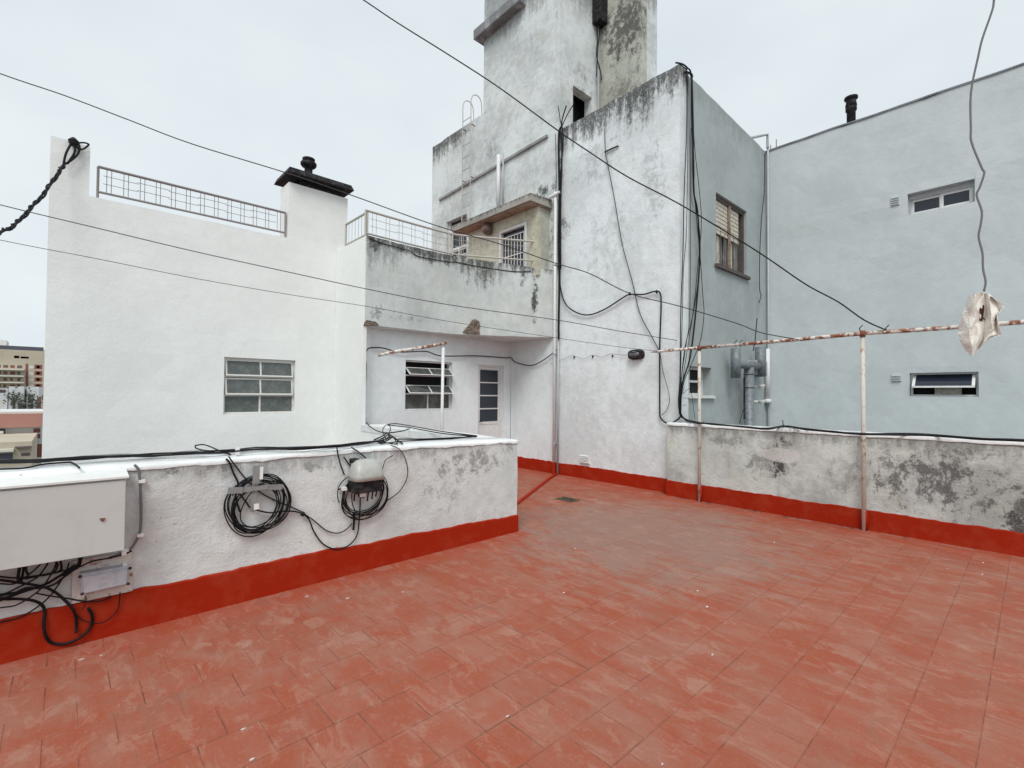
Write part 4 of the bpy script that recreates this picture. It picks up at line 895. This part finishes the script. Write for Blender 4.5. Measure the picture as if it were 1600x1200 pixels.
obj('knot', MB().lathe(ony(473, 803, 4.09), [(.005, -.02), (.018, -.008), (.02, .005), (.006, .02)], 8), 'black_cable', k2)
ec = thing('splice_dome', 'pale plastic splice dome with black base and dangling leads on the wall', 'cable enclosure', (1.97, 4.0, .82))
def ring(px0, px1, py, y0, y1, inset=0):
    a = ony(px0, py, 4.0); b = ony(px1, py-2, 4.0); xm = (a[0]+b[0])/2; h = (b[0]-a[0])/2; vs = []
    for k in range(20):
        t = 2*math.pi*k/20; cx2 = math.copysign(abs(math.cos(t))**.45, math.cos(t)); sy = math.copysign(abs(math.sin(t))**.45, math.sin(t))
        vs.append((xm+h*cx2, (y0+y1)/2+(y1-y0)/2*sy, (a[2]+b[2])/2))
    return vs
R_ = [ring(549, 596, 750, 3.90, 4.11), ring(550, 595, 742, 3.905, 4.11), ring(552, 594, 733, 3.92, 4.11), ring(555, 592, 724, 3.95, 4.11), ring(560, 588, 720, 3.98, 4.10), ring(565, 582, 719, 4.01, 4.08)]
vs = [v for r in R_ for v in r]; fs = [(i*20+k, i*20+(k+1) % 20, (i+1)*20+(k+1) % 20, (i+1)*20+k) for i in range(5) for k in range(20)]+[tuple(range(20))[::-1], tuple(range(100, 120))]
obj('dome', MB().add(vs, fs), 'dome', ec, smooth=True)
a = ony(551, 751, 4.0); b = ony(592, 765, 4.0)
obj('base', MB().box(a[0], b[0], 3.93, 4.10, b[2], a[2]-.005), 'black_metal', ec, bevel=.006)
obj('mount', MB().box(ony(561,0,4.06)[0], ony(571,0,4.06)[0], 4.05, 4.12, .98, 1.02), 'black_metal', ec)
for px_, y1_ in ((556, 775), (563, 768), (570, 770), (577, 775), (584, 772), (590, 768)):
    cable(pxs([(px_, 763), (px_-2, (763+y1_)/2+4), (px_-3, y1_+8)], 'y', 4.0), .007, 'black_cable', ec)
a = ony(562, 771, 3.98); obj('label_tag', MB().box(a[0], a[0]+.05, 3.97, 3.975, a[2]-.03, a[2]), 'white_plastic', ec)
a = ony(536, 763, 4.05); obj('clip', MB().box(a[0], a[0]+.03, 4.04, 4.09, a[2]-.02, a[2]+.008), 'white_plastic', ec)
# cables over the left parapet top
tb = thing('cable_bundle', 'bundle of black cables lying along the top of the left parapet', 'cables', (1, 4.4, 1.1))
base = [(-260, 722), (-100, 722), (0, 721), (60, 720), (130, 716), (190, 712), (240, 711), (290, 708), (340, 706), (400, 701), (460, 701), (520, 698), (560, 693), (600, 687)]
rr = random.Random(9)
for i in range(8):
    P = [onz(x, y+rr.uniform(-2.2, 1.8), 1.118+.012*(i % 3)) for x, y in base]; cable(P, rr.choice((.007, .009, .006, .010)), 'black_cable' if i % 4 else 'grey_cable', tb, k=4)
for P in ([(-60,735),(0,733),(40,731),(70,725),(110,722)], [(305,696),(320,695),(345,705),(360,710)], [(352,707),(330,705),(315,703),(306,700),(305,696)], [(110,722),(118,726),(124,731)], [(600,687),(612,683),(618,690),(600,692),(585,688)],
          [(604,688),(598,672),(604,664),(610,668),(606,686)], [(560,692),(590,690),(618,694),(620,690)]):
    cable(pxs(P, 'z', 1.115), .006, 'black_cable', tb)
for i in range(4): cable([onz(x+i*3, y+i*2-3, 1.115) for x, y in ((585, 690), (598, 684), (605, 680), (614, 686), (620, 690))], .008, 'black_cable', tb)
q = onz(371, 706, 1.13); obj('tie', MB().box(q[0]-.01, q[0]+.01, q[1]-.03, q[1]+.03, 1.105, 1.16), 'white_plastic', tb)
tc_ = thing('cable_run', 'cables running over the white slab from the knot to the parapet corner', 'cables', (4.1, 6, 1.1))
for P in ([(606,663),(620,662),(650,667),(690,674),(745,681)], [(606,664),(640,668),(690,677),(745,682)], [(620,690),(660,688),(700,686),(745,681)], [(622,686),(660,686),(710,684),(745,682)], [(569,655),(580,668),(600,676),(625,674),(640,670)]):
    cable(pxs(P, 'z', 1.085), .008, 'black_cable', tc_)

# cables over the right parapet and the corner bundle
rc = thing('cable_bundle', 'black cables lying along the top of the right parapet', 'cables', (7.3, 1, 1.18))
for i in range(7):
    rr = random.Random(50+i); P = []
    for px_, py_ in ((1068, 655), (1085, 661), (1110, 664), (1160, 668), (1200, 671), (1225, 667), (1260, 672), (1300, 676), (1345, 679), (1400, 680), (1450, 681), (1520, 686), (1600, 690), (1700, 697)):
        P.append(onz(px_, py_+rr.uniform(-1.2, 1.2)-1.5, 1.18+.01*(i % 3)))
    cable(P, rr.choice((.007, .009, .010)), 'black_cable', rc, k=4)
for P in ([(1098,665),(1100,658)], [(1224,668),(1223,656)], [(1155,662),(1160,645),(1163,635)]): cable(pxs(P, 'x', 7.35), .006, 'wire', rc)
vb = thing('cable_bundle', 'thick bunch of black cables dropping from the roof corner to the parapet', 'cables', (7.5, 3.88, 1.2))
V_ = [([(1056,98),(1066,100),(1074,106),(1080,118),(1081,180),(1084,260),(1084,300),(1090,330),(1093,390),(1092,430),(1086,500),(1078,560),(1066,600),(1063,640),(1070,655),(1085,660)], .022),
      ([(1062,100),(1072,108),(1073,115),(1073,200),(1069,300),(1067,400),(1064,480),(1063,560),(1062,640),(1068,654),(1090,661)], .013),
      ([(1072,106),(1080,115),(1082,180),(1085,300),(1094,400),(1098,460),(1100,490),(1095,530),(1082,565),(1068,600),(1064,645),(1075,657)], .010),
      ([(1080,120),(1085,225),(1092,290),(1096,350),(1090,420),(1084,480),(1075,540),(1066,600),(1064,650)], .009),
      ([(1080,200),(1079,300),(1078,480),(1072,540),(1065,590),(1064,640)], .008),
      ([(1073,112),(1075,160),(1073,350),(1068,420),(1066,500),(1063,600),(1063,645)], .009),
      ([(1082,160),(1083,290),(1093,360),(1093,420),(1083,490),(1070,545),(1064,600)], .011),
      ([(1064,590),(1062,610),(1061,630),(1063,648)], .028), ([(1081,115),(1083,200),(1083,260)], .024),
      ([(1069,605),(1067,615),(1075,608),(1080,612),(1086,656)], .006), ([(1066,622),(1078,622)], .005), ([(1066,633),(1073,633)], .005)]
for i, (P, r) in enumerate(V_): cable(pxs(P, 'y', 3.86-.012*(i % 4)), r*.62, 'black_cable', vb, k=4)
obj('hook', MB().tube([ony(1070, 113, 3.86), ony(1078, 114, 3.86), ony(1082, 120, 3.86)], .02, 5), 'black_cable', vb)

def ptag(P, r, label, mat='wire', cat='cable', name='wall_cable', k=6): return tag(cable(P, r, mat, None, name, k), label, cat)
ptag(pxs([(875,420),(876,450),(884,475),(900,488),(920,492),(945,483),(975,464),(985,460),(1005,460),(1025,455),(1032,460),(1033,480),(1031,540),(1031,590),(1031,640),(1033,654),(1045,662),(1058,656),(1064,650)], 'x', 7.255), .013, 'black cable looping across the tall wall then down to the parapet', 'black_cable')
for p in ((984, 459), (1026, 456)):
    q = onx(*p, 7.25); o = obj('wall_hook', MB().lathe(q, [(.012, -.03), (.02, 0), (.012, .03)], 8, 'z'), 'black_metal', loc=q); tag(o, 'small black hook holding the cable, %s of the two on the tall wall' % ('left' if p[0] == 984 else 'right'), 'hook', 'cable hooks on the tall wall')
ptag(pxs([(1031,548),(1036,580),(1046,620),(1042,640),(1034,649)], 'x', 7.25), .005, 'thin wire hanging loosely beside the black cable on the tall wall')
ptag(pxs([(945,200),(946,236),(950,258),(960,310),(972,380),(988,440),(1000,490),(1018,525),(1030,548)], 'x', 7.262), .008, 'thin cable slanting down the tall wall to the end of the clothesline bar')
ptag(pxs([(945,238),(952,234),(966,228)], 'x', 7.27), .014, 'short dark bracket stub high on the tall wall', 'black_metal', 'bracket', 'wall_bracket')
ptag(pxs([(569,650),(570,620),(572,575),(571,555),(575,545),(585,543),(600,544),(625,550),(665,549),(690,556),(745,556),(790,559)], 'y', 7.90)+pxs([(798,559),(806,566),(830,571),(850,562),(872,545)], 'x', 7.25), .011, 'black cable running round the recess above the steel window and door', 'black_cable')
ptag(pxs([(860,568),(880,561),(895,556),(912,561),(925,555),(940,558),(955,553),(975,555),(984,553)], 'x', 7.27), .003, 'thin wire strung between small pegs to the oval wall lamp')
for px_, py_ in ((897, 558), (926, 557), (957, 556)):
    q = onx(px_, py_, 7.285); o = obj('wall_peg', MB().lathe(q, [(.012, -.02), (.018, .0), (.008, .02)], 7), 'black_metal', loc=q)
    tag(o, 'tiny dark peg on the tall wall, %s of three left of the lamp' % {897: 'leftmost', 926: 'middle', 957: 'rightmost'}[px_], 'peg', 'pegs by the wall lamp')
# downpipes by the corner
dp = thing('downpipe', 'white downpipe beside a fat black cable at the tower corner', 'pipe', (7.24, 6.5, 0))
obj('pipe', MB().tube([(7.235, 6.575, .02), (7.235, 6.575, 5.7)], .032, 10), 'metal_white', dp, smooth=True)
obj('conduit', MB().tube([(7.25, 6.49, .02), (7.25, 6.49, 2.9)], .020, 8), 'grey_pvc', dp, smooth=True)
for z in (.6, 2.4, 4.2): obj('clamp', MB().box(7.2, 7.3, 6.53, 6.62, z, z+.02), 'grey_pvc', dp)
obj('foot', MB().tube([(7.235, 6.575, 0), (7.235, 6.575, .24)], .040, 10), 'red_skirt', dp)
fc = thing('cable_bundle', 'fat black cable hanging down the corner between tower and tall wall', 'cables', (7.2, 6.45, 2.8))
for P, r in (([(878,196),(873,215),(874,300),(873,380),(874,440),(873,500),(873,530)], .022), ([(885,165),(878,190),(880,215),(877,260),(874,300)], .014), ([(898,160),(886,180),(877,200)], .010), ([(872,165),(876,190),(879,205)], .009),
             ([(868,210),(869,290),(864,310)], .007), ([(876,205),(878,240),(876,330),(876,420)], .016)): cable(pxs(P, 'x', 7.23), r, 'black_cable', fc)
# lamp
wl = thing('bulkhead_lamp', 'black oval bulkhead lamp on the tall wall', 'lamp', (7.25, 4.72, 2.3))
q = onx(994, 554, 7.27)
def oval(y0, z0, ry, rz, x0, x1, k=1.0): return [(x0 if i < 0 else x0, y0, z0) for i in ()]
mbl = MB(); N_ = 24; vs = []
for (s1, xx) in ((1, 7.295), (1, 7.25), (.9, 7.225), (.74, 7.218)):
    for k in range(N_):
        t = 2*math.pi*k/N_; vs.append((xx, q[1]+.155*s1*math.copysign(abs(math.cos(t))**.7, math.cos(t)), q[2]+.088*s1*math.copysign(abs(math.sin(t))**.7, math.sin(t))))
obj('housing', MB().add(vs, [(i*N_+k, i*N_+(k+1) % N_, (i+1)*N_+(k+1) % N_, (i+1)*N_+k) for i in range(3) for k in range(N_)]+[tuple(range(N_))[::-1], tuple(range(3*N_, 4*N_))]), 'black_metal', wl)
vs = []
for (s1, xx) in ((.68, 7.222), (.62, 7.195), (.4, 7.180), (.1, 7.176)):
    for k in range(N_):
        t = 2*math.pi*k/N_; vs.append((xx, q[1]+.155*s1*math.cos(t), q[2]+.088*s1*math.sin(t)))
obj('lens', MB().add(vs, [(i*N_+k, i*N_+(k+1) % N_, (i+1)*N_+(k+1) % N_, (i+1)*N_+k) for i in range(3) for k in range(N_)]+[tuple(range(N_))[::-1], tuple(range(3*N_, 4*N_))]), simple('lamp_glass', (.12, .12, .13), .12), wl, smooth=True)
for s_ in (-.05, .05): obj('guard', MB().tube([(7.21, q[1]-.12, q[2]+s_), (7.17, q[1], q[2]+s_*.6), (7.21, q[1]+.12, q[2]+s_)], .007, 5), 'black_metal', wl)
# low vent
vt = thing('wall_vent', 'small white slatted vent low on the tall wall above the red skirting', 'vent', (7.3, 5.86, .27))
a = onx(907, 713, 7.3); b = onx(922, 726, 7.3); fnC = fr('x', 7.3)
obj('frame', fbox(MB(), fnC, b[1], a[1], -.022, .0, b[2]+.01, a[2]), 'white', vt)
for k in range(5):
    zz = b[2]+.03+k*.030; obj('slat', MB().hexa([fnC(b[1]+.01,-.045,zz), fnC(a[1]-.01,-.045,zz), fnC(a[1]-.01,-.035,zz), fnC(b[1]+.01,-.035,zz), fnC(b[1]+.01,-.025,zz+.018), fnC(a[1]-.01,-.025,zz+.018), fnC(a[1]-.01,-.02,zz+.018), fnC(b[1]+.01,-.02,zz+.018)]), 'metal_white', vt)
# floor conduit ridge and drain
P = [onz(x, y, .012) for x, y in ((869, 741), (858, 748), (840, 762), (823, 775), (805, 789))]
o = obj('floor_pipe', MB().tube(P, .028, 8), 'red_skirt', loc=P[2]); tag(o, 'red painted pipe crossing the floor from the downpipe to the parapet corner', 'pipe')
q = onz(887, 781, 0); fd = thing('floor_drain', 'small rusty rectangular floor drain grate in the red floor', 'drain', q)
M['drain_rust'] = simple('drain_rust', (.14, .10, .06), .8, col2=(.05, .035, .03), ns=30)
mb = MB().box(q[0]-.11, q[0]+.11, q[1]-.16, q[1]-.135, 0, .012).box(q[0]-.11, q[0]+.11, q[1]+.135, q[1]+.16, 0, .012).box(q[0]-.11, q[0]-.09, q[1]-.135, q[1]+.135, 0, .012).box(q[0]+.09, q[0]+.11, q[1]-.135, q[1]+.135, 0, .012)
obj('frame', mb, 'drain_rust', fd); obj('pit', MB().box(q[0]-.09, q[0]+.09, q[1]-.135, q[1]+.135, .0012, .002), 'dark', fd)
for k in range(5): yy = q[1]-.10+k*.05; obj('bar', MB().box(q[0]-.09, q[0]+.09, yy-.006, yy+.006, .003, .009), 'drain_rust', fd)

# flue, meter box, corner pipes on the blue flank
fx = 9.54; fy = 3.70
hf = thing('heater_flue', 'galvanised h shaped flue pipe standing before the grey blue wall', 'flue', (fx, fy, -3.2))
obj('riser', MB().tube([(fx, fy, -3.2), (fx, fy, 2.14)], .088, 16), 'galv', hf, smooth=True)
for z in (.9, 1.75, 2.0): obj('collar', MB().tube([(fx, fy, z), (fx, fy, z+.03)], .095, 16), 'galv', hf, smooth=True)
xl = ony(1151, 560, fy)[0]; xr2 = ony(1187, 560, fy)[0]
obj('crosspipe', MB().tube([(xl, fy, 2.18), (xr2, fy, 2.18)], .075, 14), 'galv', hf, smooth=True)
obj('cowl', MB().tube([(xl-.04, fy, 1.92), (xl-.04, fy, 2.46)], .085, 14), 'galv', hf, smooth=True)
obj('cowl', MB().tube([(xr2+.04, fy, 1.98), (xr2+.04, fy, 2.56)], .10, 14), 'galv', hf, smooth=True)
obj('stay_wire', MB().tube([ony(1183, 497, 3.6), ony(1180, 530, 3.6), ony(1177, 548, 3.6)], .010, 5), 'wire', hf)
obj('strap', MB().tube([ony(1163, 590, 3.6), ony(1163, 655, 3.6)], .018, 6), 'black_metal', hf)
mbx = thing('meter_box', 'grey box fixed to the flank wall behind the flue', 'box', (10.1, 3.85, 1.9))
a = ony(1176, 563, 3.8); b = ony(1192, 587, 3.8)
obj('body', MB().box(a[0], b[0]+.02, 3.72, 3.91, b[2], a[2]), 'grey_pvc', mbx, bevel=.01)
obj('lid', MB().box(a[0]+.03, b[0]-.02, 3.705, 3.718, b[2]+.03, a[2]-.03), 'grey_pvc', mbx, bevel=.003)
for k, zz in enumerate((604, 628)):
    q = ony(1182, zz, 3.8); o = thing('wall_tap', 'small pipe bracket %s the grey box behind the flue' % ('just under' if k == 0 else 'well below'), 'bracket', q, 'pipe brackets behind the flue')
    obj('arm', MB().tube([(q[0], 3.92, q[2]), (q[0], 3.70, q[2])], .03, 8), 'metal_white', o); obj('cup', MB().lathe((q[0], 3.70, q[2]-.05), [(.03, 0), (.06, .06), (.06, .09)], 10), 'metal_white', o)
cpn = thing('corner_pipe', 'white pipe down the inner corner of the blue grey walls', 'pipe', (10.95, 3.85, 1.2))
a = ony(1196, 240, 3.85); zt2 = a[2]
obj('pipe', MB().tube([(10.93, 3.86, 1.5), (10.93, 3.86, 2.6)], .05, 10), 'metal_white', cpn, smooth=True)
obj('collar', MB().tube([(10.93, 3.86, 1.45), (10.93, 3.86, 1.53)], .075, 10), 'metal_white', cpn, smooth=True)
obj('conduit', MB().tube([(10.99, 3.86, -3), (10.99, 3.86, 6.95)], .022, 8), 'grey_pvc', cpn, smooth=True)
bp = [ony(1171, 216, 4.0), ony(1184, 213, 3.95), ony(1197, 210, 3.88), (10.97, 3.86, 6.92)]
bp[2] = (10.97, 3.86, bp[2][2])
o = obj('overflow_pipe', MB().tube(bp, .030, 8), 'grey_pvc', loc=bp[3]); tag(o, 'bent grey overflow pipe over the roof edge in the inner corner', 'pipe')
ptag(pxs([(1195,240),(1194,300),(1190,340),(1187,400),(1187,450),(1189,462),(1186,473)], 'y', 3.84), .009, 'thin loose wire hanging in the inner corner of the blue grey walls', 'wire')
# roof flue on right building
q = onx(1330, 190, 11.3)
rf = thing('roof_flue', 'dark sooty roof flue with cowl above the blue grey wall', 'flue', (11.3, q[1], 6.6))
obj('pipe', MB().lathe((11.3, q[1], 6.6), [(.075, 0), (.075, .62), (.095, .64), (.095, .70), (.085, .72)], 14), 'black_metal', rf, smooth=True)
obj('cowl', MB().lathe((11.3, q[1], 7.3), [(.06, 0), (.10, .03), (.085, .12), (.085, .15), (.115, .17), (.115, .21), (.03, .22)], 14), 'black_metal', rf, smooth=True)
obj('flashing', MB().lathe((11.3, q[1], 6.58), [(.18, 0), (.14, .05), (.08, .35)], 12), 'black_metal', rf)
for px_, h in ((1204, .12), (1213, .2)):
    q = onx(px_, 236, 11.1); o = obj('rebar_stub', MB().tube([(11.1, q[1], 6.85), (11.1, q[1], 6.9+h)], .008, 4), 'rust', loc=(11.1, q[1], 6.85)); tag(o, 'thin rusty rod sticking up at the roof corner, %s of two' % ('shorter' if h < .15 else 'taller'), 'rod', 'rods at the roof corner')

# ================================================================ OVERHEAD WIRES
def line(pts, d0, d1, r, label, mat='wire', k=5): return tag(cable(span(pts, d0, d1), r, mat, None, 'overhead_wire', k, 5), label, 'wire', 'overhead wires')
dW1 = depth_of(onx(1387, 517, XB)); dW2 = depth_of(onx(1250, 531, XB)); dC = depth_of(onx(1058, 530, 7.28))
line([(380,-128),(470,-65),(568,0),(620,35),(700,85),(780,137),(873,205),(920,237),(980,276),(1060,318),(1150,372),(1200,404),(1260,445),(1310,472),(1350,500),(1387,517)], 6.5, dW1, .0082, 'thickest overhead wire crossing the tower diagonally to the clothesline bar', 'black_cable')
line([(-200,40),(0,115),(100,149),(200,187),(300,225),(450,271),(560,309),(680,352),(780,381),(870,412),(920,427),(985,459),(1060,478),(1150,505),(1190,520),(1250,531)], 5.0, dW2, .0062, 'upper thin wire passing over the roof railings and in front of the porch')
line([(-200,268),(0,320),(150,356),(300,392),(450,425),(575,452),(700,476),(870,500),(960,516),(1058,532)], 5.0, dC, .0054, 'middle thin wire crossing the white annex wall and balcony parapet')
line([(-200,330),(0,375),(150,404),(300,434),(450,460),(575,479),(700,502),(870,528),(960,541),(1030,549)], 5.0, depth_of(onx(1030, 549, XB)), .0036, 'lowest and faintest wire crossing the white annex wall')
tw = thing('twisted_cable', 'thick twisted black cable tied to the raised corner of the annex roof', 'cable', ony(118, 226, 8.8))
mainp = [(-180,470),(-80,415),(0,363),(20,353),(45,328),(70,300),(92,268),(99,258)]
dH = depth_of(ony(99, 258, 8.75)); P = span(mainp, 4.0, dH); P = smoothpts(P, 14)
for ph in (0, 2.1, 4.2):
    obj('strand', MB().tube([Vector(p)+Vector((math.cos(i*.55+ph), .3, math.sin(i*.55+ph)))*(.013+.008*math.sin(i*.11+ph)) for i, p in enumerate(P)], .011, 5), 'black_cable', tw, smooth=True)
for P_ in ([(99,258),(103,240),(112,223),(115,219)], [(99,258),(112,250),(122,240),(124,228),(118,222)], [(105,256),(114,243),(117,235),(116,222)]): cable(pxs(P_, 'y', 8.8), .014, 'black_cable', tw)
cable(pxs([(116,221),(122,232),(130,233),(137,228),(138,225),(130,223),(120,224)], 'y', 8.82), .012, 'black_cable', tw)
obj('knot', MB().lathe(ony(115, 222, 8.82), [(.02, -.06), (.05, -.03), (.06, .02), (.02, .06)], 8), 'black_metal', tw)
hw = [(1556,-60),(1553,0),(1549,20),(1535,60),(1528,90),(1517,145),(1517,200),(1518,222),(1534,262),(1538,270),(1531,292),(1526,305),(1534,330),(1532,352),(1529,370),(1535,395),(1536,420),(1540,440),(1537,456)]
ptag([(11.02, -1.4, 6.93), (9.6, -.75, 6.75), (8.0, -.05, 6.45)]+[onx(x, y, XB-.02) for x, y in hw], .010, 'kinked loose wire hanging down to the dirty sheet scrap on the clothesline bar', 'grey_cable', 'wire', 'hanging_wire', k=4)
# torn sheet hanging on the bar
def rag():
    O = [[(1513,463),(1508,480),(1504,495),(1499,510),(1497,522),(1503,538),(1510,549),(1517,555)],
         [(1524,459),(1520,478),(1516,495),(1515,510),(1514,520),(1516,532),(1520,544),(1519,555)],
         [(1536,455),(1531,470),(1526,480),(1527,492),(1525,503),(1527,514),(1529,528),(1522,553)],
         [(1539,457),(1541,475),(1541,492),(1538,505),(1540,513),(1536,524),(1536,534),(1530,545)],
         [(1543,458),(1547,474),(1549,490),(1549,505),(1551,515),(1546,523),(1540,530),(1536,538)],
         [(1547,460),(1558,474),(1562,486),(1556,498),(1558,510),(1560,522),(1552,524),(1545,529)],
         [(1549,463),(1567,475),(1568,481),(1558,490),(1560,505),(1566,521),(1560,525),(1553,525)]]
    dep = [.02, -.05, -.02, .045, -.055, .03, -.03]
    U, V = 25, 29; vs = []; keep = {}
    for j in range(V):
        for i in range(U):
            fi, fj = i/(U-1)*6, j/(V-1)*7; a, b = min(5, int(fi)), min(6, int(fj)); s_, t_ = fi-a, fj-b
            w4 = ((1-s_)*(1-t_), s_*(1-t_), (1-s_)*t_, s_*t_); q4 = (O[a][b], O[a+1][b], O[a][b+1], O[a+1][b+1])
            px_ = sum(w*q[0] for w, q in zip(w4, q4)); py_ = sum(w*q[1] for w, q in zip(w4, q4))
            edge = i in (0, U-1) or j in (0, V-1)
            px_ += noise.noise(Vector((i*.9, j*.9, 4)))*(1.6 if edge else .5); py_ += noise.noise(Vector((i*.9, j*.9, 8)))*(1.6 if edge else .5)
            tri = lambda x: 2*abs((x % 1)-.5)-.5
            d = dep[a]*(1-s_)+dep[a+1]*s_ + .045*tri(fi*.42+fj*.28) + .018*tri(fi*.5-fj*.4+.3)+.008*noise.noise(Vector((fi*1.3, fj*1.3, 2)))
            vs.append(onx(px_, py_, XB-.07+d))
    hole = lambda i, j: (1.1 < j/(V-1)*7 < 3.4 and abs(i/(U-1)*6-2.55-.12*math.sin(j*1.3)) < .26-.14*abs(j/(V-1)*7-2.5))
    fs = [(j*U+i, j*U+i+1, (j+1)*U+i+1, (j+1)*U+i) for j in range(V-1) for i in range(U-1) if not hole(i+.5, j+.5)]
    o = obj('torn_sheet', MB().add(vs, fs), 'cloth', loc=onx(1535, 508, XB))
    so = o.modifiers.new('solid', 'SOLIDIFY'); so.thickness = .003
    tag(o, 'crumpled dirty white sheet scrap hanging on the clothesline bar', 'rag')
    bk = MB().add([onx(x, y, XB+.0) for x, y in ((1524,475),(1546,475),(1545,512),(1526,510))], [(0, 1, 2, 3)])
    obj('inner_fold', bk, simple('brown_inner_fold', (.16, .075, .06), .9, var=.5, ns=20), o)
rag()

# ================================================================ plaster chips on the floor
M['chip'] = simple('chip', (.62, .54, .49), .8, var=.3)
rr = random.Random(21)
chips = [(158,1024),(128,1030),(393,1187),(380,1139),(793,1119),(642,872),(1222,832),(1210,847),(1536,879),(1480,889),(1535,897),(1113,1023),(1035,1194),(957,852),(915,847),(899,857),(818,842),(881,926),(1090,923),(1105,948),(480,932),(543,935),(629,925)]
for i, (px_, py_) in enumerate(chips):
    q = onz(px_, py_, .003); s_ = rr.uniform(.008, .019); a0 = rr.uniform(0, 3); n_ = 5
    P2 = [(q[0]+s_*rr.uniform(.6, 1.2)*math.cos(a0+2*math.pi*k/n_), q[1]+s_*rr.uniform(.5, 1)*.6*math.sin(a0+2*math.pi*k/n_)) for k in range(n_)]
    o = obj('plaster_chip', MB().prism(P2, .0012, .005), 'chip', loc=q); tag(o, 'tiny white plaster chip lying on the red floor', 'chip', 'plaster chips on the floor')
